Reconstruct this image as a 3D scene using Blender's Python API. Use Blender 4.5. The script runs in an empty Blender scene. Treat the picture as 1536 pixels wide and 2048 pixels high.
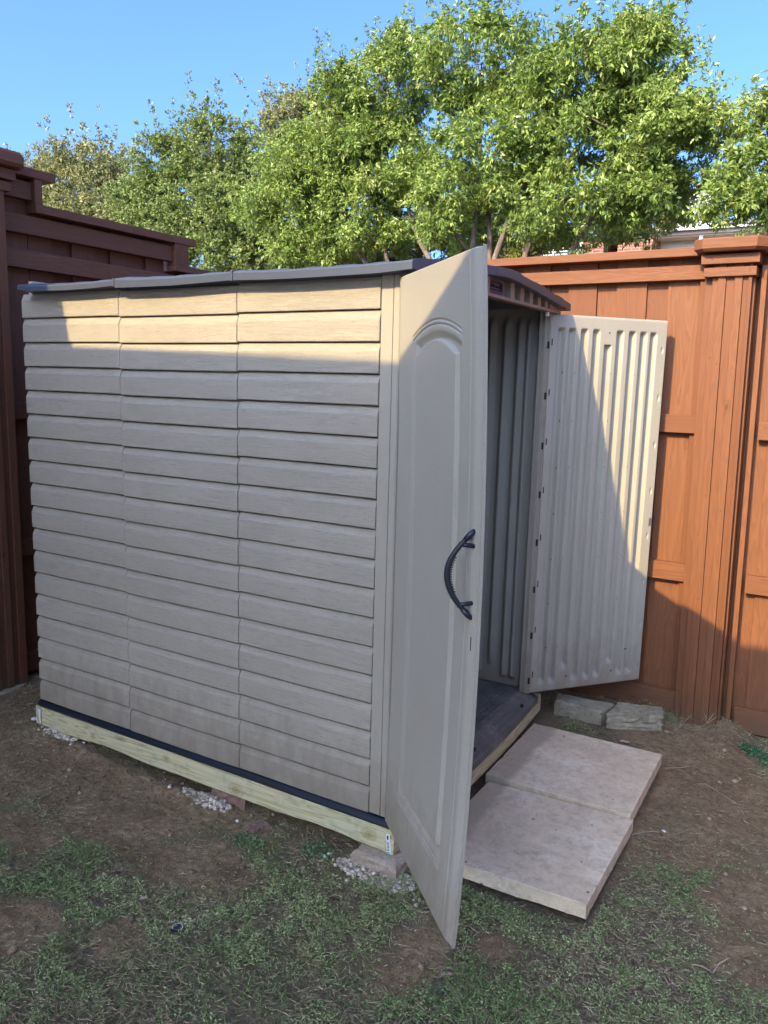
import bpy, math, random
import numpy as np
from mathutils import Matrix, Vector

random.seed(7)
RNG = np.random.default_rng(11)
SC = bpy.context.scene
COL = SC.collection

# ------------------------------------------------------------------ camera, world, sun, exposure
cd = bpy.data.cameras.new('camera')
cam = bpy.data.objects.new('camera', cd)
COL.objects.link(cam)
cd.sensor_fit = 'HORIZONTAL'
cd.sensor_width = 36.0
cd.lens = 1589.87 / 1536 * 36.0
cd.clip_start = 0.05
cd.clip_end = 600
_y, _p, _r = 0.5318, -0.1646, 0.026
F = Vector((-math.sin(_y) * math.cos(_p), math.cos(_y) * math.cos(_p), math.sin(_p)))
r0 = Vector((math.cos(_y), math.sin(_y), 0)); u0 = r0.cross(F)
rr = r0 * math.cos(_r) + u0 * math.sin(_r); uu = -r0 * math.sin(_r) + u0 * math.cos(_r)
M = Matrix((rr, uu, -F)).transposed().to_4x4()
M.translation = Vector((1.4402, -2.3545, 1.5976))
cam.matrix_world = M
SC.camera = cam

LIGHT = Vector((0.15, 1.0, -0.65)).normalized()
w = bpy.data.worlds.new('World'); SC.world = w; w.use_nodes = True
nt = w.node_tree; nt.nodes.clear()
wo = nt.nodes.new('ShaderNodeOutputWorld'); bg = nt.nodes.new('ShaderNodeBackground'); sky = nt.nodes.new('ShaderNodeTexSky')
sky.sky_type = 'NISHITA'; sky.sun_disc = False
sky.sun_elevation = math.atan2(0.65, math.hypot(0.15, 1.0)); sky.sun_rotation = math.radians(188.5)
sky.air_density = 0.7; sky.dust_density = 4.0; sky.ozone_density = 10.0
bg.inputs['Strength'].default_value = 0.15
nt.links.new(sky.outputs[0], bg.inputs[0]); nt.links.new(bg.outputs[0], wo.inputs[0])
sd = bpy.data.lights.new('sun', 'SUN'); sd.energy = 2.0; sd.angle = math.radians(0.5); sd.color = (1.0, 0.76, 0.37)
so = bpy.data.objects.new('sun', sd); COL.objects.link(so)
so.rotation_euler = LIGHT.to_track_quat('-Z', 'Y').to_euler(); so.location = (0, -8, 9)
SC.view_settings.view_transform = 'Standard'; SC.view_settings.look = 'None'
SC.view_settings.exposure = 1.88; SC.view_settings.gamma = 1.0
SC.cycles.use_denoising = True
SC.cycles.denoising_prefilter = 'ACCURATE'

# ------------------------------------------------------------------ numpy value noise
_T = RNG.random((256, 256))
def vnoise(x, y):
    x = np.asarray(x, float); y = np.asarray(y, float)
    xi = np.floor(x).astype(int); yi = np.floor(y).astype(int)
    fx = x - xi; fy = y - yi; fx = fx * fx * (3 - 2 * fx); fy = fy * fy * (3 - 2 * fy)
    a = _T[xi & 255, yi & 255]; b = _T[(xi + 1) & 255, yi & 255]; c = _T[xi & 255, (yi + 1) & 255]; d = _T[(xi + 1) & 255, (yi + 1) & 255]
    return (a * (1 - fx) + b * fx) * (1 - fy) + (c * (1 - fx) + d * fx) * fy
def fbm(x, y, s, o=3):
    v = 0; a = 1; t = 0
    for i in range(o):
        v = v + a * vnoise(x * s + 17.3 * i, y * s + 9.1 * i); t += a; a *= .5; s *= 2.1
    return v / t
def sstep(a, b, x):
    t = np.clip((np.asarray(x, float) - a) / (b - a), 0, 1); return t * t * (3 - 2 * t)

# ------------------------------------------------------------------ materials
def mat(name):
    m = bpy.data.materials.new(name); m.use_nodes = True
    nt = m.node_tree; b = nt.nodes['Principled BSDF']
    return m, nt, b
def N(nt, t, **k):
    n = nt.nodes.new(t)
    for a, v in k.items():
        if a in n.inputs: n.inputs[a].default_value = v
        else: setattr(n, a, v)
    return n
def ramp(nt, fac, stops):
    r = nt.nodes.new('ShaderNodeValToRGB'); e = r.color_ramp.elements
    while len(e) < len(stops): e.new(0.5)
    for i, (p, c) in enumerate(stops):
        e[i].position = p; e[i].color = (*c, 1) if len(c) == 3 else c
    nt.links.new(fac, r.inputs[0]); return r.outputs[0]
def coords(nt, scale=(1, 1, 1), kind='Object'):
    tc = nt.nodes.new('ShaderNodeTexCoord'); mp = nt.nodes.new('ShaderNodeMapping'); mp.inputs['Scale'].default_value = scale
    nt.links.new(tc.outputs[kind], mp.inputs[0]); return mp.outputs[0]
def noise(nt, vec, scale, detail=4, rough=.55, dist=0.0):
    n = nt.nodes.new('ShaderNodeTexNoise'); n.inputs['Scale'].default_value = scale; n.inputs['Detail'].default_value = detail
    n.inputs['Roughness'].default_value = rough; n.inputs['Distortion'].default_value = dist
    if vec is not None: nt.links.new(vec, n.inputs['Vector'])
    return n.outputs[0]
def mix(nt, fac, a, b, mode='MIX'):
    m = nt.nodes.new('ShaderNodeMix'); m.data_type = 'RGBA'; m.blend_type = mode
    for i, v in ((0, fac), (6, a), (7, b)):
        if hasattr(v, 'links'): nt.links.new(v, m.inputs[i])
        else: m.inputs[i].default_value = v if i == 0 else ((*v, 1) if len(v) == 3 else v)
    return m.outputs[2]
def math_(nt, op, a, b=0.0, clamp=False):
    m = nt.nodes.new('ShaderNodeMath'); m.operation = op; m.use_clamp = clamp
    for i, v in ((0, a), (1, b)):
        if hasattr(v, 'links'): nt.links.new(v, m.inputs[i])
        else: m.inputs[i].default_value = v
    return m.outputs[0]
def bump(nt, b, h, strength, dist, prev=None):
    n = nt.nodes.new('ShaderNodeBump'); n.inputs['Strength'].default_value = strength; n.inputs['Distance'].default_value = dist
    nt.links.new(h, n.inputs['Height'])
    if prev is not None: nt.links.new(prev, n.inputs['Normal'])
    nt.links.new(n.outputs[0], b.inputs['Normal']); return n.outputs[0]
def rnd_attr(nt, name='rnd'):
    a = nt.nodes.new('ShaderNodeAttribute'); a.attribute_name = name; return a.outputs['Fac']

def plastic(name, base, rough=.5, grain=None, fine=True):
    m, nt, b = mat(name)
    v = coords(nt)
    big = noise(nt, v, 2.2, 4)
    c = mix(nt, ramp(nt, big, [(.3, (0, 0, 0)), (.72, (1, 1, 1))]), tuple(x * .93 for x in base), tuple(min(1, x * 1.05) for x in base))
    # faint dust and scuffs
    d = noise(nt, coords(nt, (3, 3, .7)), 9, 6, .7)
    c = mix(nt, ramp(nt, d, [(.55, (0, 0, 0)), (.85, (.22, .22, .22))]), c, (.36, .31, .25))
    spk = noise(nt, v, 190, 3, .7)
    c = mix(nt, ramp(nt, spk, [(.38, (.22, .22, .22)), (.6, (0, 0, 0))]), c, tuple(x * .6 for x in base))
    # mud splashed up the lowest rows, with run marks
    sp = nt.nodes.new('ShaderNodeSeparateXYZ'); tcs = nt.nodes.new('ShaderNodeTexCoord'); nt.links.new(tcs.outputs['Object'], sp.inputs[0])
    mn = noise(nt, coords(nt, (7, 7, 3)), 2.2, 6, .7)
    lev = math_(nt, 'SUBTRACT', math_(nt, 'MULTIPLY', mn, .75), math_(nt, 'ADD', sp.outputs[2], .08))
    c = mix(nt, ramp(nt, lev, [(.0, (0, 0, 0)), (.34, (.62, .62, .62))]), c, (.23, .175, .12))
    nt.links.new(c, b.inputs['Base Color']); b.inputs['Roughness'].default_value = rough
    b.inputs['Specular IOR Level'].default_value = .35
    prev = None
    if grain:
        g = noise(nt, coords(nt, (4.5, 1, 75)), 2.0, 4, .65, 1.9)
        gr = ramp(nt, g, [(.40, (0, 0, 0)), (.49, (1, 1, 1)), (.54, (.35, .35, .35)), (.62, (1, 1, 1)), (.70, (.5, .5, .5))])
        prev = bump(nt, b, gr, .6, .0024)
        c2 = mix(nt, ramp(nt, gr, [(0, (.6, .6, .6)), (.45, (0, 0, 0))]), c, tuple(x * .66 for x in base))
        nt.links.new(c2, b.inputs['Base Color'])
    if fine:
        f = noise(nt, v, 420, 2)
        bump(nt, b, f, .18, .001, prev)
    return m

M_SID = plastic('tan_siding_plastic', (.475, .42, .325), .55, grain=True)
M_TRIM = plastic('tan_trim_plastic', (.37, .333, .26), .6)
M_DOOR = plastic('tan_door_plastic', (.40, .367, .295), .5)
M_INN = plastic('ribbed_inner_plastic', (.43, .395, .32), .45, fine=False)
M_INSIDE_DIM = plastic('dimmed_inner_wall_plastic', (.30, .285, .235), .55, fine=False)  # same plastic as the ribbed inner faces, darkened to stand for interior shade
M_FLOOR, nt, b = mat('dark_floor_plastic')
v = coords(nt)
dust = noise(nt, v, 6, 6, .65)
c = ramp(nt, dust, [(.3, (.09, .085, .078)), (.55, (.15, .14, .122)), (.8, (.30, .265, .21))])
nt.links.new(c, b.inputs['Base Color']); b.inputs['Roughness'].default_value = .5
def tread(angle, off):
    tc = nt.nodes.new('ShaderNodeTexCoord'); mp = nt.nodes.new('ShaderNodeMapping')
    mp.inputs['Rotation'].default_value = (0, 0, angle); mp.inputs['Location'].default_value = (off, off * .7, 0); mp.inputs['Scale'].default_value = (24, 62, 1)
    nt.links.new(tc.outputs['Object'], mp.inputs[0])
    vo = nt.nodes.new('ShaderNodeTexVoronoi'); vo.inputs['Scale'].default_value = 1; vo.inputs['Randomness'].default_value = .25
    vo.voronoi_dimensions = '2D'
    nt.links.new(mp.outputs[0], vo.inputs['Vector'])
    return ramp(nt, vo.outputs['Distance'], [(.16, (1, 1, 1)), (.3, (0, 0, 0))])
hh = math_(nt, 'MAXIMUM', tread(.8, 0), tread(-.8, .35))
bump(nt, b, hh, .6, .003)
c = mix(nt, math_(nt, 'MULTIPLY', hh, .55), c, (.05, .05, .06)); nt.links.new(c, b.inputs['Base Color'])

def simple(name, col, rough=.6, metal=0.0, var=.12, scale=8, bumpd=0.0):
    m, nt, b = mat(name)
    n = noise(nt, coords(nt), scale, 5, .6)
    c = mix(nt, n, tuple(x * (1 - var) for x in col), tuple(min(1, x * (1 + var)) for x in col))
    nt.links.new(c, b.inputs['Base Color']); b.inputs['Roughness'].default_value = rough; b.inputs['Metallic'].default_value = metal
    if bumpd: bump(nt, b, noise(nt, coords(nt), scale * 6, 4), .6, bumpd)
    return m
M_NAVY = simple('navy_black_plastic', (.010, .014, .024), .35)
M_EMB = simple('emblem_blue', (.03, .045, .12), .4)
M_ROOF = simple('charcoal_roof_plastic', (.066, .078, .105), .42, bumpd=.0006)
M_ROOFB = simple('brown_grey_roof_edge', (.105, .09, .078), .5)
M_GABLE = simple('bounce_browned_gable', (.27, .205, .16), .5)  # tan plastic, with light bounced off the fence put into its brown
M_HOLE = simple('dark_slot', (.02, .02, .02), .9)
M_SILV = simple('bolt_metal', (.5, .5, .5), .35, 1.0)
M_WHITE = simple('white_plastic', (.75, .75, .74), .5)
M_BLACK = simple('black_print', (.02, .02, .025), .6)
M_GREEN = simple('green_print', (.15, .45, .2), .6)

def stained(name, axis, base=(.235, .092, .038)):
    """reddish brown stained fence timber; grain along axis (0 x, 1 y, 2 z)"""
    m, nt, b = mat(name)
    s = [14, 14, 14]; s[axis] = 1.1
    tc = nt.nodes.new('ShaderNodeTexCoord')
    r = rnd_attr(nt)
    cmb = nt.nodes.new('ShaderNodeCombineXYZ')
    k = math_(nt, 'MULTIPLY', r, 37.0)
    for i in range(3): nt.links.new(k, cmb.inputs[i])
    va = nt.nodes.new('ShaderNodeVectorMath'); va.operation = 'ADD'
    nt.links.new(tc.outputs['Object'], va.inputs[0]); nt.links.new(cmb.outputs[0], va.inputs[1])
    mp = nt.nodes.new('ShaderNodeMapping'); mp.inputs['Scale'].default_value = s
    nt.links.new(va.outputs[0], mp.inputs[0])
    g = noise(nt, mp.outputs[0], 1.0, 3, .5, .9)
    rings = math_(nt, 'FRACT', math_(nt, 'MULTIPLY', g, 9.0))
    rg = ramp(nt, rings, [(0, (.25, .25, .25)), (.35, (.6, .6, .6)), (.8, (1, 1, 1)), (1, (.2, .2, .2))])
    mp2 = nt.nodes.new('ShaderNodeMapping'); s2 = [120, 120, 120]; s2[axis] = 5; mp2.inputs['Scale'].default_value = s2
    nt.links.new(va.outputs[0], mp2.inputs[0])
    f = noise(nt, mp2.outputs[0], 1.0, 3)
    c = mix(nt, rg, tuple(x * .72 for x in base), tuple(x * 1.08 for x in base))
    c = mix(nt, math_(nt, 'MULTIPLY', f, .35), c, tuple(x * .6 for x in base))
    c = mix(nt, math_(nt, 'MULTIPLY', r, .75), c, (base[0] * .70, base[1] * .64, base[2] * .62))
    sz = nt.nodes.new('ShaderNodeSeparateXYZ'); geo = nt.nodes.new('ShaderNodeNewGeometry'); nt.links.new(geo.outputs['Position'], sz.inputs[0])
    mudn = noise(nt, geo.outputs['Position'], 9, 5, .7)
    ml = math_(nt, 'SUBTRACT', math_(nt, 'MULTIPLY', mudn, .5), math_(nt, 'ADD', sz.outputs[2], .2))
    c = mix(nt, ramp(nt, ml, [(.02, (0, 0, 0)), (.3, (.8, .8, .8))]), c, (.12, .075, .045))
    # pale worn flecks where the stain has rubbed off, and nail heads / knots
    wv = noise(nt, mp2.outputs[0], .6, 5, .75)
    c = mix(nt, ramp(nt, wv, [(.70, (0, 0, 0)), (.8, (.5, .5, .5))]), c, (.50, .27, .14))
    vo = nt.nodes.new('ShaderNodeTexVoronoi'); vo.inputs['Scale'].default_value = 1.0
    mp3 = nt.nodes.new('ShaderNodeMapping'); s3 = [7, 7, 7]; s3[axis] = 3.2; mp3.inputs['Scale'].default_value = s3
    nt.links.new(va.outputs[0], mp3.inputs[0]); nt.links.new(mp3.outputs[0], vo.inputs['Vector'])
    c = mix(nt, ramp(nt, vo.outputs['Distance'], [(.03, (.9, .9, .9)), (.06, (.5, .5, .5)), (.085, (.05, .05, .05)), (.12, (.25, .25, .25)), (.14, (0, 0, 0))]), c, (base[0] * .35, base[1] * .3, base[2] * .3))
    nt.links.new(c, b.inputs['Base Color']); b.inputs['Roughness'].default_value = .62
    b.inputs['Specular IOR Level'].default_value = .3
    p = bump(nt, b, rg, .4, .0016)
    bump(nt, b, f, .35, .001, p)
    return m
M_WX = stained('stained_wood_x', 0); M_WZ = stained('stained_wood_z', 2)
DK = (.23, .10, .056)
M_DWY = stained('dark_stained_wood_y', 1, DK); M_DWZ = stained('dark_stained_wood_z', 2, DK)

def lumber(name, axis):
    m, nt, b = mat(name)
    s = [9, 9, 26]; s[axis] = 1.25
    v = coords(nt, s)
    g = noise(nt, v, 1.0, 2, .45, 1.1)
    rings = math_(nt, 'FRACT', math_(nt, 'MULTIPLY', g, 7.0))
    c = ramp(nt, rings, [(0, (.34, .27, .12)), (.14, (.50, .44, .24)), (.6, (.62, .56, .34)), (.9, (.53, .47, .27)), (1, (.34, .27, .12))])
    blot = noise(nt, coords(nt), 3.5, 4)
    c = mix(nt, ramp(nt, blot, [(.45, (0, 0, 0)), (.75, (.5, .5, .5))]), c, (.42, .46, .30))
    vo = nt.nodes.new('ShaderNodeTexVoronoi'); sv = [4, 4, 9]; sv[axis] = 2.0
    nt.links.new(coords(nt, sv), vo.inputs['Vector']); vo.inputs['Scale'].default_value = 1.0
    c = mix(nt, ramp(nt, vo.outputs['Distance'], [(.05, (1, 1, 1)), (.075, (.45, .45, .45)), (.12, (0, 0, 0))]), c, (.22, .15, .06))
    dirt = noise(nt, coords(nt), 14, 6, .7)
    c = mix(nt, ramp(nt, dirt, [(.52, (0, 0, 0)), (.75, (.55, .55, .55))]), c, (.17, .125, .08))
    if axis == 0:
        for kx, kz, kr in ((.03, -.082, .016), (-1.02, -.07, .012), (-.62, -.10, .02), (-1.5, -.09, .011)):
            ds = nt.nodes.new('ShaderNodeVectorMath'); ds.operation = 'DISTANCE'
            mk = nt.nodes.new('ShaderNodeMapping'); mk.inputs['Scale'].default_value = (.7, 0, 1); tk = nt.nodes.new('ShaderNodeTexCoord'); nt.links.new(tk.outputs['Object'], mk.inputs[0])
            nt.links.new(mk.outputs[0], ds.inputs[0]); ds.inputs[1].default_value = (kx * .7, 0, kz)
            dd_ = math_(nt, 'DIVIDE', math_(nt, 'ADD', ds.outputs['Value'], math_(nt, 'MULTIPLY', g, .006)), kr * 2)
            c = mix(nt, ramp(nt, dd_, [(.12, (1, 1, 1)), (.3, (.45, .45, .45)), (.4, (.85, .85, .85)), (.47, (.3, .3, .3)), (.75, (.35, .35, .35)), (.95, (0, 0, 0))]), c, (.26, .18, .07))
    nt.links.new(c, b.inputs['Base Color']); b.inputs['Roughness'].default_value = .7
    bump(nt, b, g, .3, .002)
    return m
M_LX = lumber('treated_lumber_x', 0); M_LY = lumber('treated_lumber_y', 1)

def concrete(name, a, c2, stain, rough=.9, bd=.004, sc=3.0, band=None):
    m, nt, b = mat(name)
    v = coords(nt)
    n1 = noise(nt, v, sc, 6, .62)
    c = ramp(nt, n1, [(.3, tuple(x * .8 for x in a)), (.5, a), (.7, c2)])
    n2 = noise(nt, v, sc * 9, 6, .75)
    c = mix(nt, ramp(nt, n2, [(.48, (0, 0, 0)), (.68, (.75, .75, .75))]), c, stain)
    n4 = noise(nt, v, sc * 2.1, 5, .8)
    c = mix(nt, ramp(nt, n4, [(.52, (0, 0, 0)), (.7, (.6, .6, .6))]), c, tuple(x * .9 for x in stain))
    n5 = noise(nt, v, 95, 4, .7)
    c = mix(nt, ramp(nt, n5, [(.34, (.3, .3, .3)), (.46, (0, 0, 0))]), c, tuple(x * .6 for x in a))
    c = mix(nt, ramp(nt, n5, [(.58, (0, 0, 0)), (.74, (.3, .3, .3))]), c, tuple(min(.9, x * 1.2) for x in c2))
    vo = nt.nodes.new('ShaderNodeTexVoronoi'); vo.inputs['Scale'].default_value = 17; nt.links.new(v, vo.inputs['Vector'])
    pits = ramp(nt, vo.outputs['Distance'], [(.06, (1, 1, 1)), (.13, (0, 0, 0))])
    gate = ramp(nt, noise(nt, v, 7, 2), [(.5, (0, 0, 0)), (.56, (1, 1, 1))])
    pg = mix(nt, 1.0, pits, gate, 'MULTIPLY')
    c = mix(nt, pg, c, (.05, .04, .035))
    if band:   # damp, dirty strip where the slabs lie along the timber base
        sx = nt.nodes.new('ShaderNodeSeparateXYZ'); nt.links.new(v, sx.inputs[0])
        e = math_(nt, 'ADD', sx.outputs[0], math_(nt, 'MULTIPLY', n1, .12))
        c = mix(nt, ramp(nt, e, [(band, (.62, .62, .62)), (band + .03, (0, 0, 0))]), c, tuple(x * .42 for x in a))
    big = noise(nt, v, 1.7, 4, .6)
    c = mix(nt, ramp(nt, big, [(.5, (0, 0, 0)), (.72, (.5, .5, .5))]), c, tuple(x * .78 for x in stain))
    nt.links.new(c, b.inputs['Base Color']); b.inputs['Roughness'].default_value = rough
    n3 = noise(nt, v, 60, 5, .7)
    p = bump(nt, b, n3, .5, bd)
    return m
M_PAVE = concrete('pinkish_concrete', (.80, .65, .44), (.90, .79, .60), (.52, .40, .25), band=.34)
M_STONE = concrete('grey_retaining_stone', (.40, .345, .23), (.52, .46, .33), (.18, .145, .09), bd=.008, sc=5)
M_BRICK = concrete('worn_tan_brick', (.42, .34, .25), (.52, .44, .34), (.22, .165, .115), bd=.006, sc=6)
M_BRICKR = concrete('worn_red_brick', (.24, .14, .10), (.34, .25, .2), (.10, .07, .06), bd=.006, sc=6)

# ------------------------------------------------------------------ mesh helpers
class MB:
    def __init__(s): s.v = []; s.f = []; s.r = []
    def face(s, idx, r): s.f.append(idx); s.r.append(r)
    def box(s, x0, x1, y0, y1, z0, z1, r=None, bev=0.0, xf=None):
        """box with chamfered long edges when bev > 0"""
        r = random.random() if r is None else r
        if bev <= 0:
            p = [(x, y, z) for x in (x0, x1) for y in (y0, y1) for z in (z0, z1)]
            q = [(0, 1, 3, 2), (4, 6, 7, 5), (0, 4, 5, 1), (2, 3, 7, 6), (0, 2, 6, 4), (1, 5, 7, 3)]
        else:
            bm = bmesh_box(x0, x1, y0, y1, z0, z1, bev); p, q = bm
        n = len(s.v)
        if xf: p = [xf(*a) for a in p]
        s.v += p
        for a in q: s.face([n + i for i in a], r)
    def prism(s, pts, ax, a, b, r=None):
        """polygon pts in the plane across axis ax, extruded from a to b"""
        r = random.random() if r is None else r
        n = len(s.v); k = len(pts)
        def P(u, w, t):
            return {0: (t, u, w), 1: (u, t, w), 2: (u, w, t)}[ax]
        s.v += [P(u, w, a) for u, w in pts] + [P(u, w, b) for u, w in pts]
        s.face([n + i for i in range(k)][::-1], r); s.face([n + k + i for i in range(k)], r)
        for i in range(k):
            j = (i + 1) % k; s.face([n + i, n + j, n + k + j, n + k + i], r)
    def tube(s, pts, rad, seg=8, r=None, flat=None):
        r = random.random() if r is None else r
        pts = [Vector(p) for p in pts]; n0 = len(s.v); prev = None
        for i, p in enumerate(pts):
            d = (pts[min(i + 1, len(pts) - 1)] - pts[max(i - 1, 0)]).normalized()
            a = Vector((0, 0, 1)) if abs(d.z) < .9 else Vector((1, 0, 0))
            if prev is not None: a = prev
            u = d.cross(a).normalized(); w_ = u.cross(d).normalized(); prev = w_
            R = rad[i] if isinstance(rad, (list, tuple)) else rad
            fl = flat[i] if flat else 1
            for k in range(seg):
                t = 2 * math.pi * k / seg; s.v.append(tuple(p + u * math.cos(t) * R * fl + w_ * math.sin(t) * R))
        for i in range(len(pts) - 1):
            for k in range(seg):
                a = n0 + i * seg + k; b = n0 + i * seg + (k + 1) % seg; s.face([a, b, b + seg, a + seg], r)
        s.face([n0 + k for k in range(seg)][::-1], r); s.face([n0 + (len(pts) - 1) * seg + k for k in range(seg)], r)
    def build(s, name, m, parent=None, smooth=False, fix=True):
        me = bpy.data.meshes.new(name); me.from_pydata([tuple(map(float, p)) for p in s.v], [], s.f)
        a = me.attributes.new('rnd', 'FLOAT', 'FACE'); a.data.foreach_set('value', np.array(s.r, dtype=np.float32))
        return finish(me, name, m, parent, smooth, fix)
def finish(me, name, m, parent, smooth, fix=True):
    if fix:
        import bmesh
        bm = bmesh.new(); bm.from_mesh(me); bmesh.ops.recalc_face_normals(bm, faces=bm.faces); bm.to_mesh(me); bm.free()
    me.materials.append(m)
    if smooth: me.polygons.foreach_set('use_smooth', np.ones(len(me.polygons), dtype=bool))
    me.update()
    o = bpy.data.objects.new(name, me); COL.objects.link(o)
    if parent: o.parent = parent
    return o
def bmesh_box(x0, x1, y0, y1, z0, z1, b):
    import bmesh
    bm = bmesh.new(); bmesh.ops.create_cube(bm, size=1)
    for v in bm.verts: v.co = Vector(((x0 + x1) / 2 + v.co.x * (x1 - x0), (y0 + y1) / 2 + v.co.y * (y1 - y0), (z0 + z1) / 2 + v.co.z * (z1 - z0)))
    b = min(b, .45 * min(x1 - x0, y1 - y0, z1 - z0))
    bmesh.ops.bevel(bm, geom=bm.edges[:], offset=b, segments=2, profile=.5, affect='EDGES')
    bm.verts.index_update()
    p = [tuple(v.co) for v in bm.verts]; q = [tuple(v.index for v in f.verts) for f in bm.faces]
    bm.free(); return p, q
def grid_mesh(name, U, V, func, m, parent=None, smooth=True, thick=None):
    """mesh on the U x V lattice; func(U, V arrays) -> x, y, z arrays; thick = offset vector closes the back"""
    A, B = np.meshgrid(U, V, indexing='ij'); X, Y, Z = func(A, B)
    co = np.stack([X, Y, Z], -1).reshape(-1, 3); nu, nv = len(U), len(V)
    i = np.arange(nu * nv).reshape(nu, nv)
    f = np.stack([i[:-1, :-1], i[1:, :-1], i[1:, 1:], i[:-1, 1:]], -1).reshape(-1, 4)
    if thick is not None:
        n = len(co); edge = np.concatenate([i[:, 0], i[-1, 1:], i[-2::-1, -1], i[0, -2:0:-1]])
        back = co[edge] + np.array(thick); co = np.concatenate([co, back]); k = len(edge)
        e2 = np.roll(edge, -1); bi = n + np.arange(k); b2 = np.roll(bi, -1)
        sides = np.stack([edge, bi, b2, e2], -1)
        me = bpy.data.meshes.new(name)
        me.from_pydata(co.tolist(), [], f.tolist() + sides.tolist() + [bi.tolist()])
        sm = np.zeros(len(me.polygons), dtype=bool); sm[:len(f)] = smooth
    else:
        me = bpy.data.meshes.new(name); me.from_pydata(co.tolist(), [], f.tolist()); sm = np.full(len(me.polygons), smooth)
    a = me.attributes.new('rnd', 'FLOAT', 'FACE')
    me.polygons.foreach_set('use_smooth', sm); me.materials.append(m); me.update()
    o = bpy.data.objects.new(name, me); COL.objects.link(o)
    if parent: o.parent = parent
    return o
def thing(name, label, cat, loc=(0, 0, 0), group=None):
    o = bpy.data.objects.new(name, None); COL.objects.link(o); o.location = loc; o.empty_display_size = .1
    o['label'] = label; o['category'] = cat
    if group: o['group'] = group
    return o
def tag(o, label=None, cat=None, group=None, kind=None):
    for k, v in (('label', label), ('category', cat), ('group', group), ('kind', kind)):
        if v: o[k] = v
    return o
def lines(*segs):
    """non-uniform lattice lines: (start, end, step) segments"""
    out = []
    for a, b, s in segs:
        n = max(1, int(round((b - a) / s))); out += list(np.linspace(a, b, n, endpoint=False))
    out.append(segs[-1][1]); return np.array(out)

# ------------------------------------------------------------------ ground
DIRT = [(-0.49, -0.41, 0.22, 0.15), (-1.38, -0.21, 0.48, 0.26), (-2.04, 0.04, 0.3, 0.34), (-0.92, -0.2, 0.31, 0.15), (-0.56, -0.06, 0.18, 0.14),
        (0.41, -0.36, 0.09, 0.17), (0.85, 1.27, 0.22, 0.71), (1.11, 1.23, 0.27, 0.47), (0.93, 1.69, 0.34, 0.39), (1.26, 0.51, 0.11, 0.23),
        (1.33, 0.16, 0.10, 0.15), (0.99, 0.75, 0.16, 0.15), (-0.43, -0.81, 0.08, 0.08), (0.27, 2.17, 0.3, 0.54), (0.66, -0.2, 0.06, 0.07), (-0.9, 0.8, 1.3, 0.85), (-2.45, .3, .55, .5), (-1.75, -.35, .45, .25), (-.95, -.42, .25, .12), (-.75, -.95, .16, .10), (-1.2, -.62, .2, .1)]
def dirtness(x, y):
    d = np.full(np.shape(x), -1.0)
    wx = x + .09 * (fbm(x, y, 5) - .5) * 2; wy = y + .09 * (fbm(x + 31, y + 7, 5) - .5) * 2
    for cx, cy, rx, ry in DIRT:
        d = np.maximum(d, 1 - np.hypot((wx - cx) / rx, (wy - cy) / ry))
    v = sstep(-.45, .25, d + .55 * (fbm(x + 3, y + 5, 9) - .5))
    return v
def gz(x, y):
    x = np.asarray(x, float); y = np.asarray(y, float)
    z = -.19 + .045 * sstep(-1.0, -2.0, x) * sstep(-.6, .1, y) - .07 * sstep(1.0, 1.3, x) * sstep(1.2, 2.1, y)
    near = sstep(6, 3, np.hypot(x, y))
    z = z + near * (.022 * (fbm(x, y, 2.3) - .5) + .014 * (fbm(x + 5, y, 9) - .5) + .010 * (fbm(x, y + 9, 30, 2) - .5))
    d = dirtness(x, y)
    z = z + near * .012 * d * (fbm(x + 2, y, 45, 2) - .5)
    # ridge of loose soil beside the base and by the post
    z = z + .02 * np.exp(-((y + .05) / .05) ** 2) * sstep(-1.9, -1.5, x) * sstep(-.55, -.75, x) * fbm(x, y, 24) * 1.6
    z = z + .05 * np.exp(-(((x - 1.0) / .09) ** 2 + ((y - 2.03) / .07) ** 2)) * (fbm(x, y, 30) + .3)
    # flat bed beneath the slabs
    bed = sstep(.02, -.03, np.maximum(np.maximum(.13 - x, x - .83), np.maximum(-.0 + .05 - y, y - 1.38)))
    z = z * (1 - bed) + (-.2) * bed
    return z
gm, nt, b = mat('dirt_and_thatch')
v = coords(nt)
dd = rnd_attr(nt, 'dirt')
n1 = noise(nt, v, 5, 6, .65); n2 = noise(nt, v, 38, 6, .7); n3 = noise(nt, v, 150, 4, .7)
soil = ramp(nt, n1, [(.3, (.32, .212, .118)), (.5, (.475, .33, .185)), (.7, (.62, .455, .27))])
soil = mix(nt, ramp(nt, n2, [(.4, (0, 0, 0)), (.62, (.65, .65, .65))]), soil, (.17, .122, .07))
soil = mix(nt, ramp(nt, n3, [(.62, (0, 0, 0)), (.78, (.8, .8, .8))]), soil, (.25, .19, .14))
that = ramp(nt, n2, [(.3, (.12, .095, .06)), (.55, (.27, .215, .14)), (.75, (.46, .37, .24))])
c = mix(nt, dd, that, soil)
vo = nt.nodes.new('ShaderNodeTexVoronoi'); vo.inputs['Scale'].default_value = 34; nt.links.new(v, vo.inputs['Vector'])
gate = ramp(nt, noise(nt, v, 11, 2), [(.56, (0, 0, 0)), (.6, (1, 1, 1))])
sp = mix(nt, 1.0, ramp(nt, vo.outputs['Distance'], [(.07, (1, 1, 1)), (.1, (0, 0, 0))]), gate, 'MULTIPLY')
c = mix(nt, sp, c, (.5, .45, .38))
nt.links.new(c, b.inputs['Base Color']); b.inputs['Roughness'].default_value = .95; b.inputs['Specular IOR Level'].default_value = .15
p = bump(nt, b, n2, 1.0, .03); bump(nt, b, n3, 1.0, .010, p)
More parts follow.
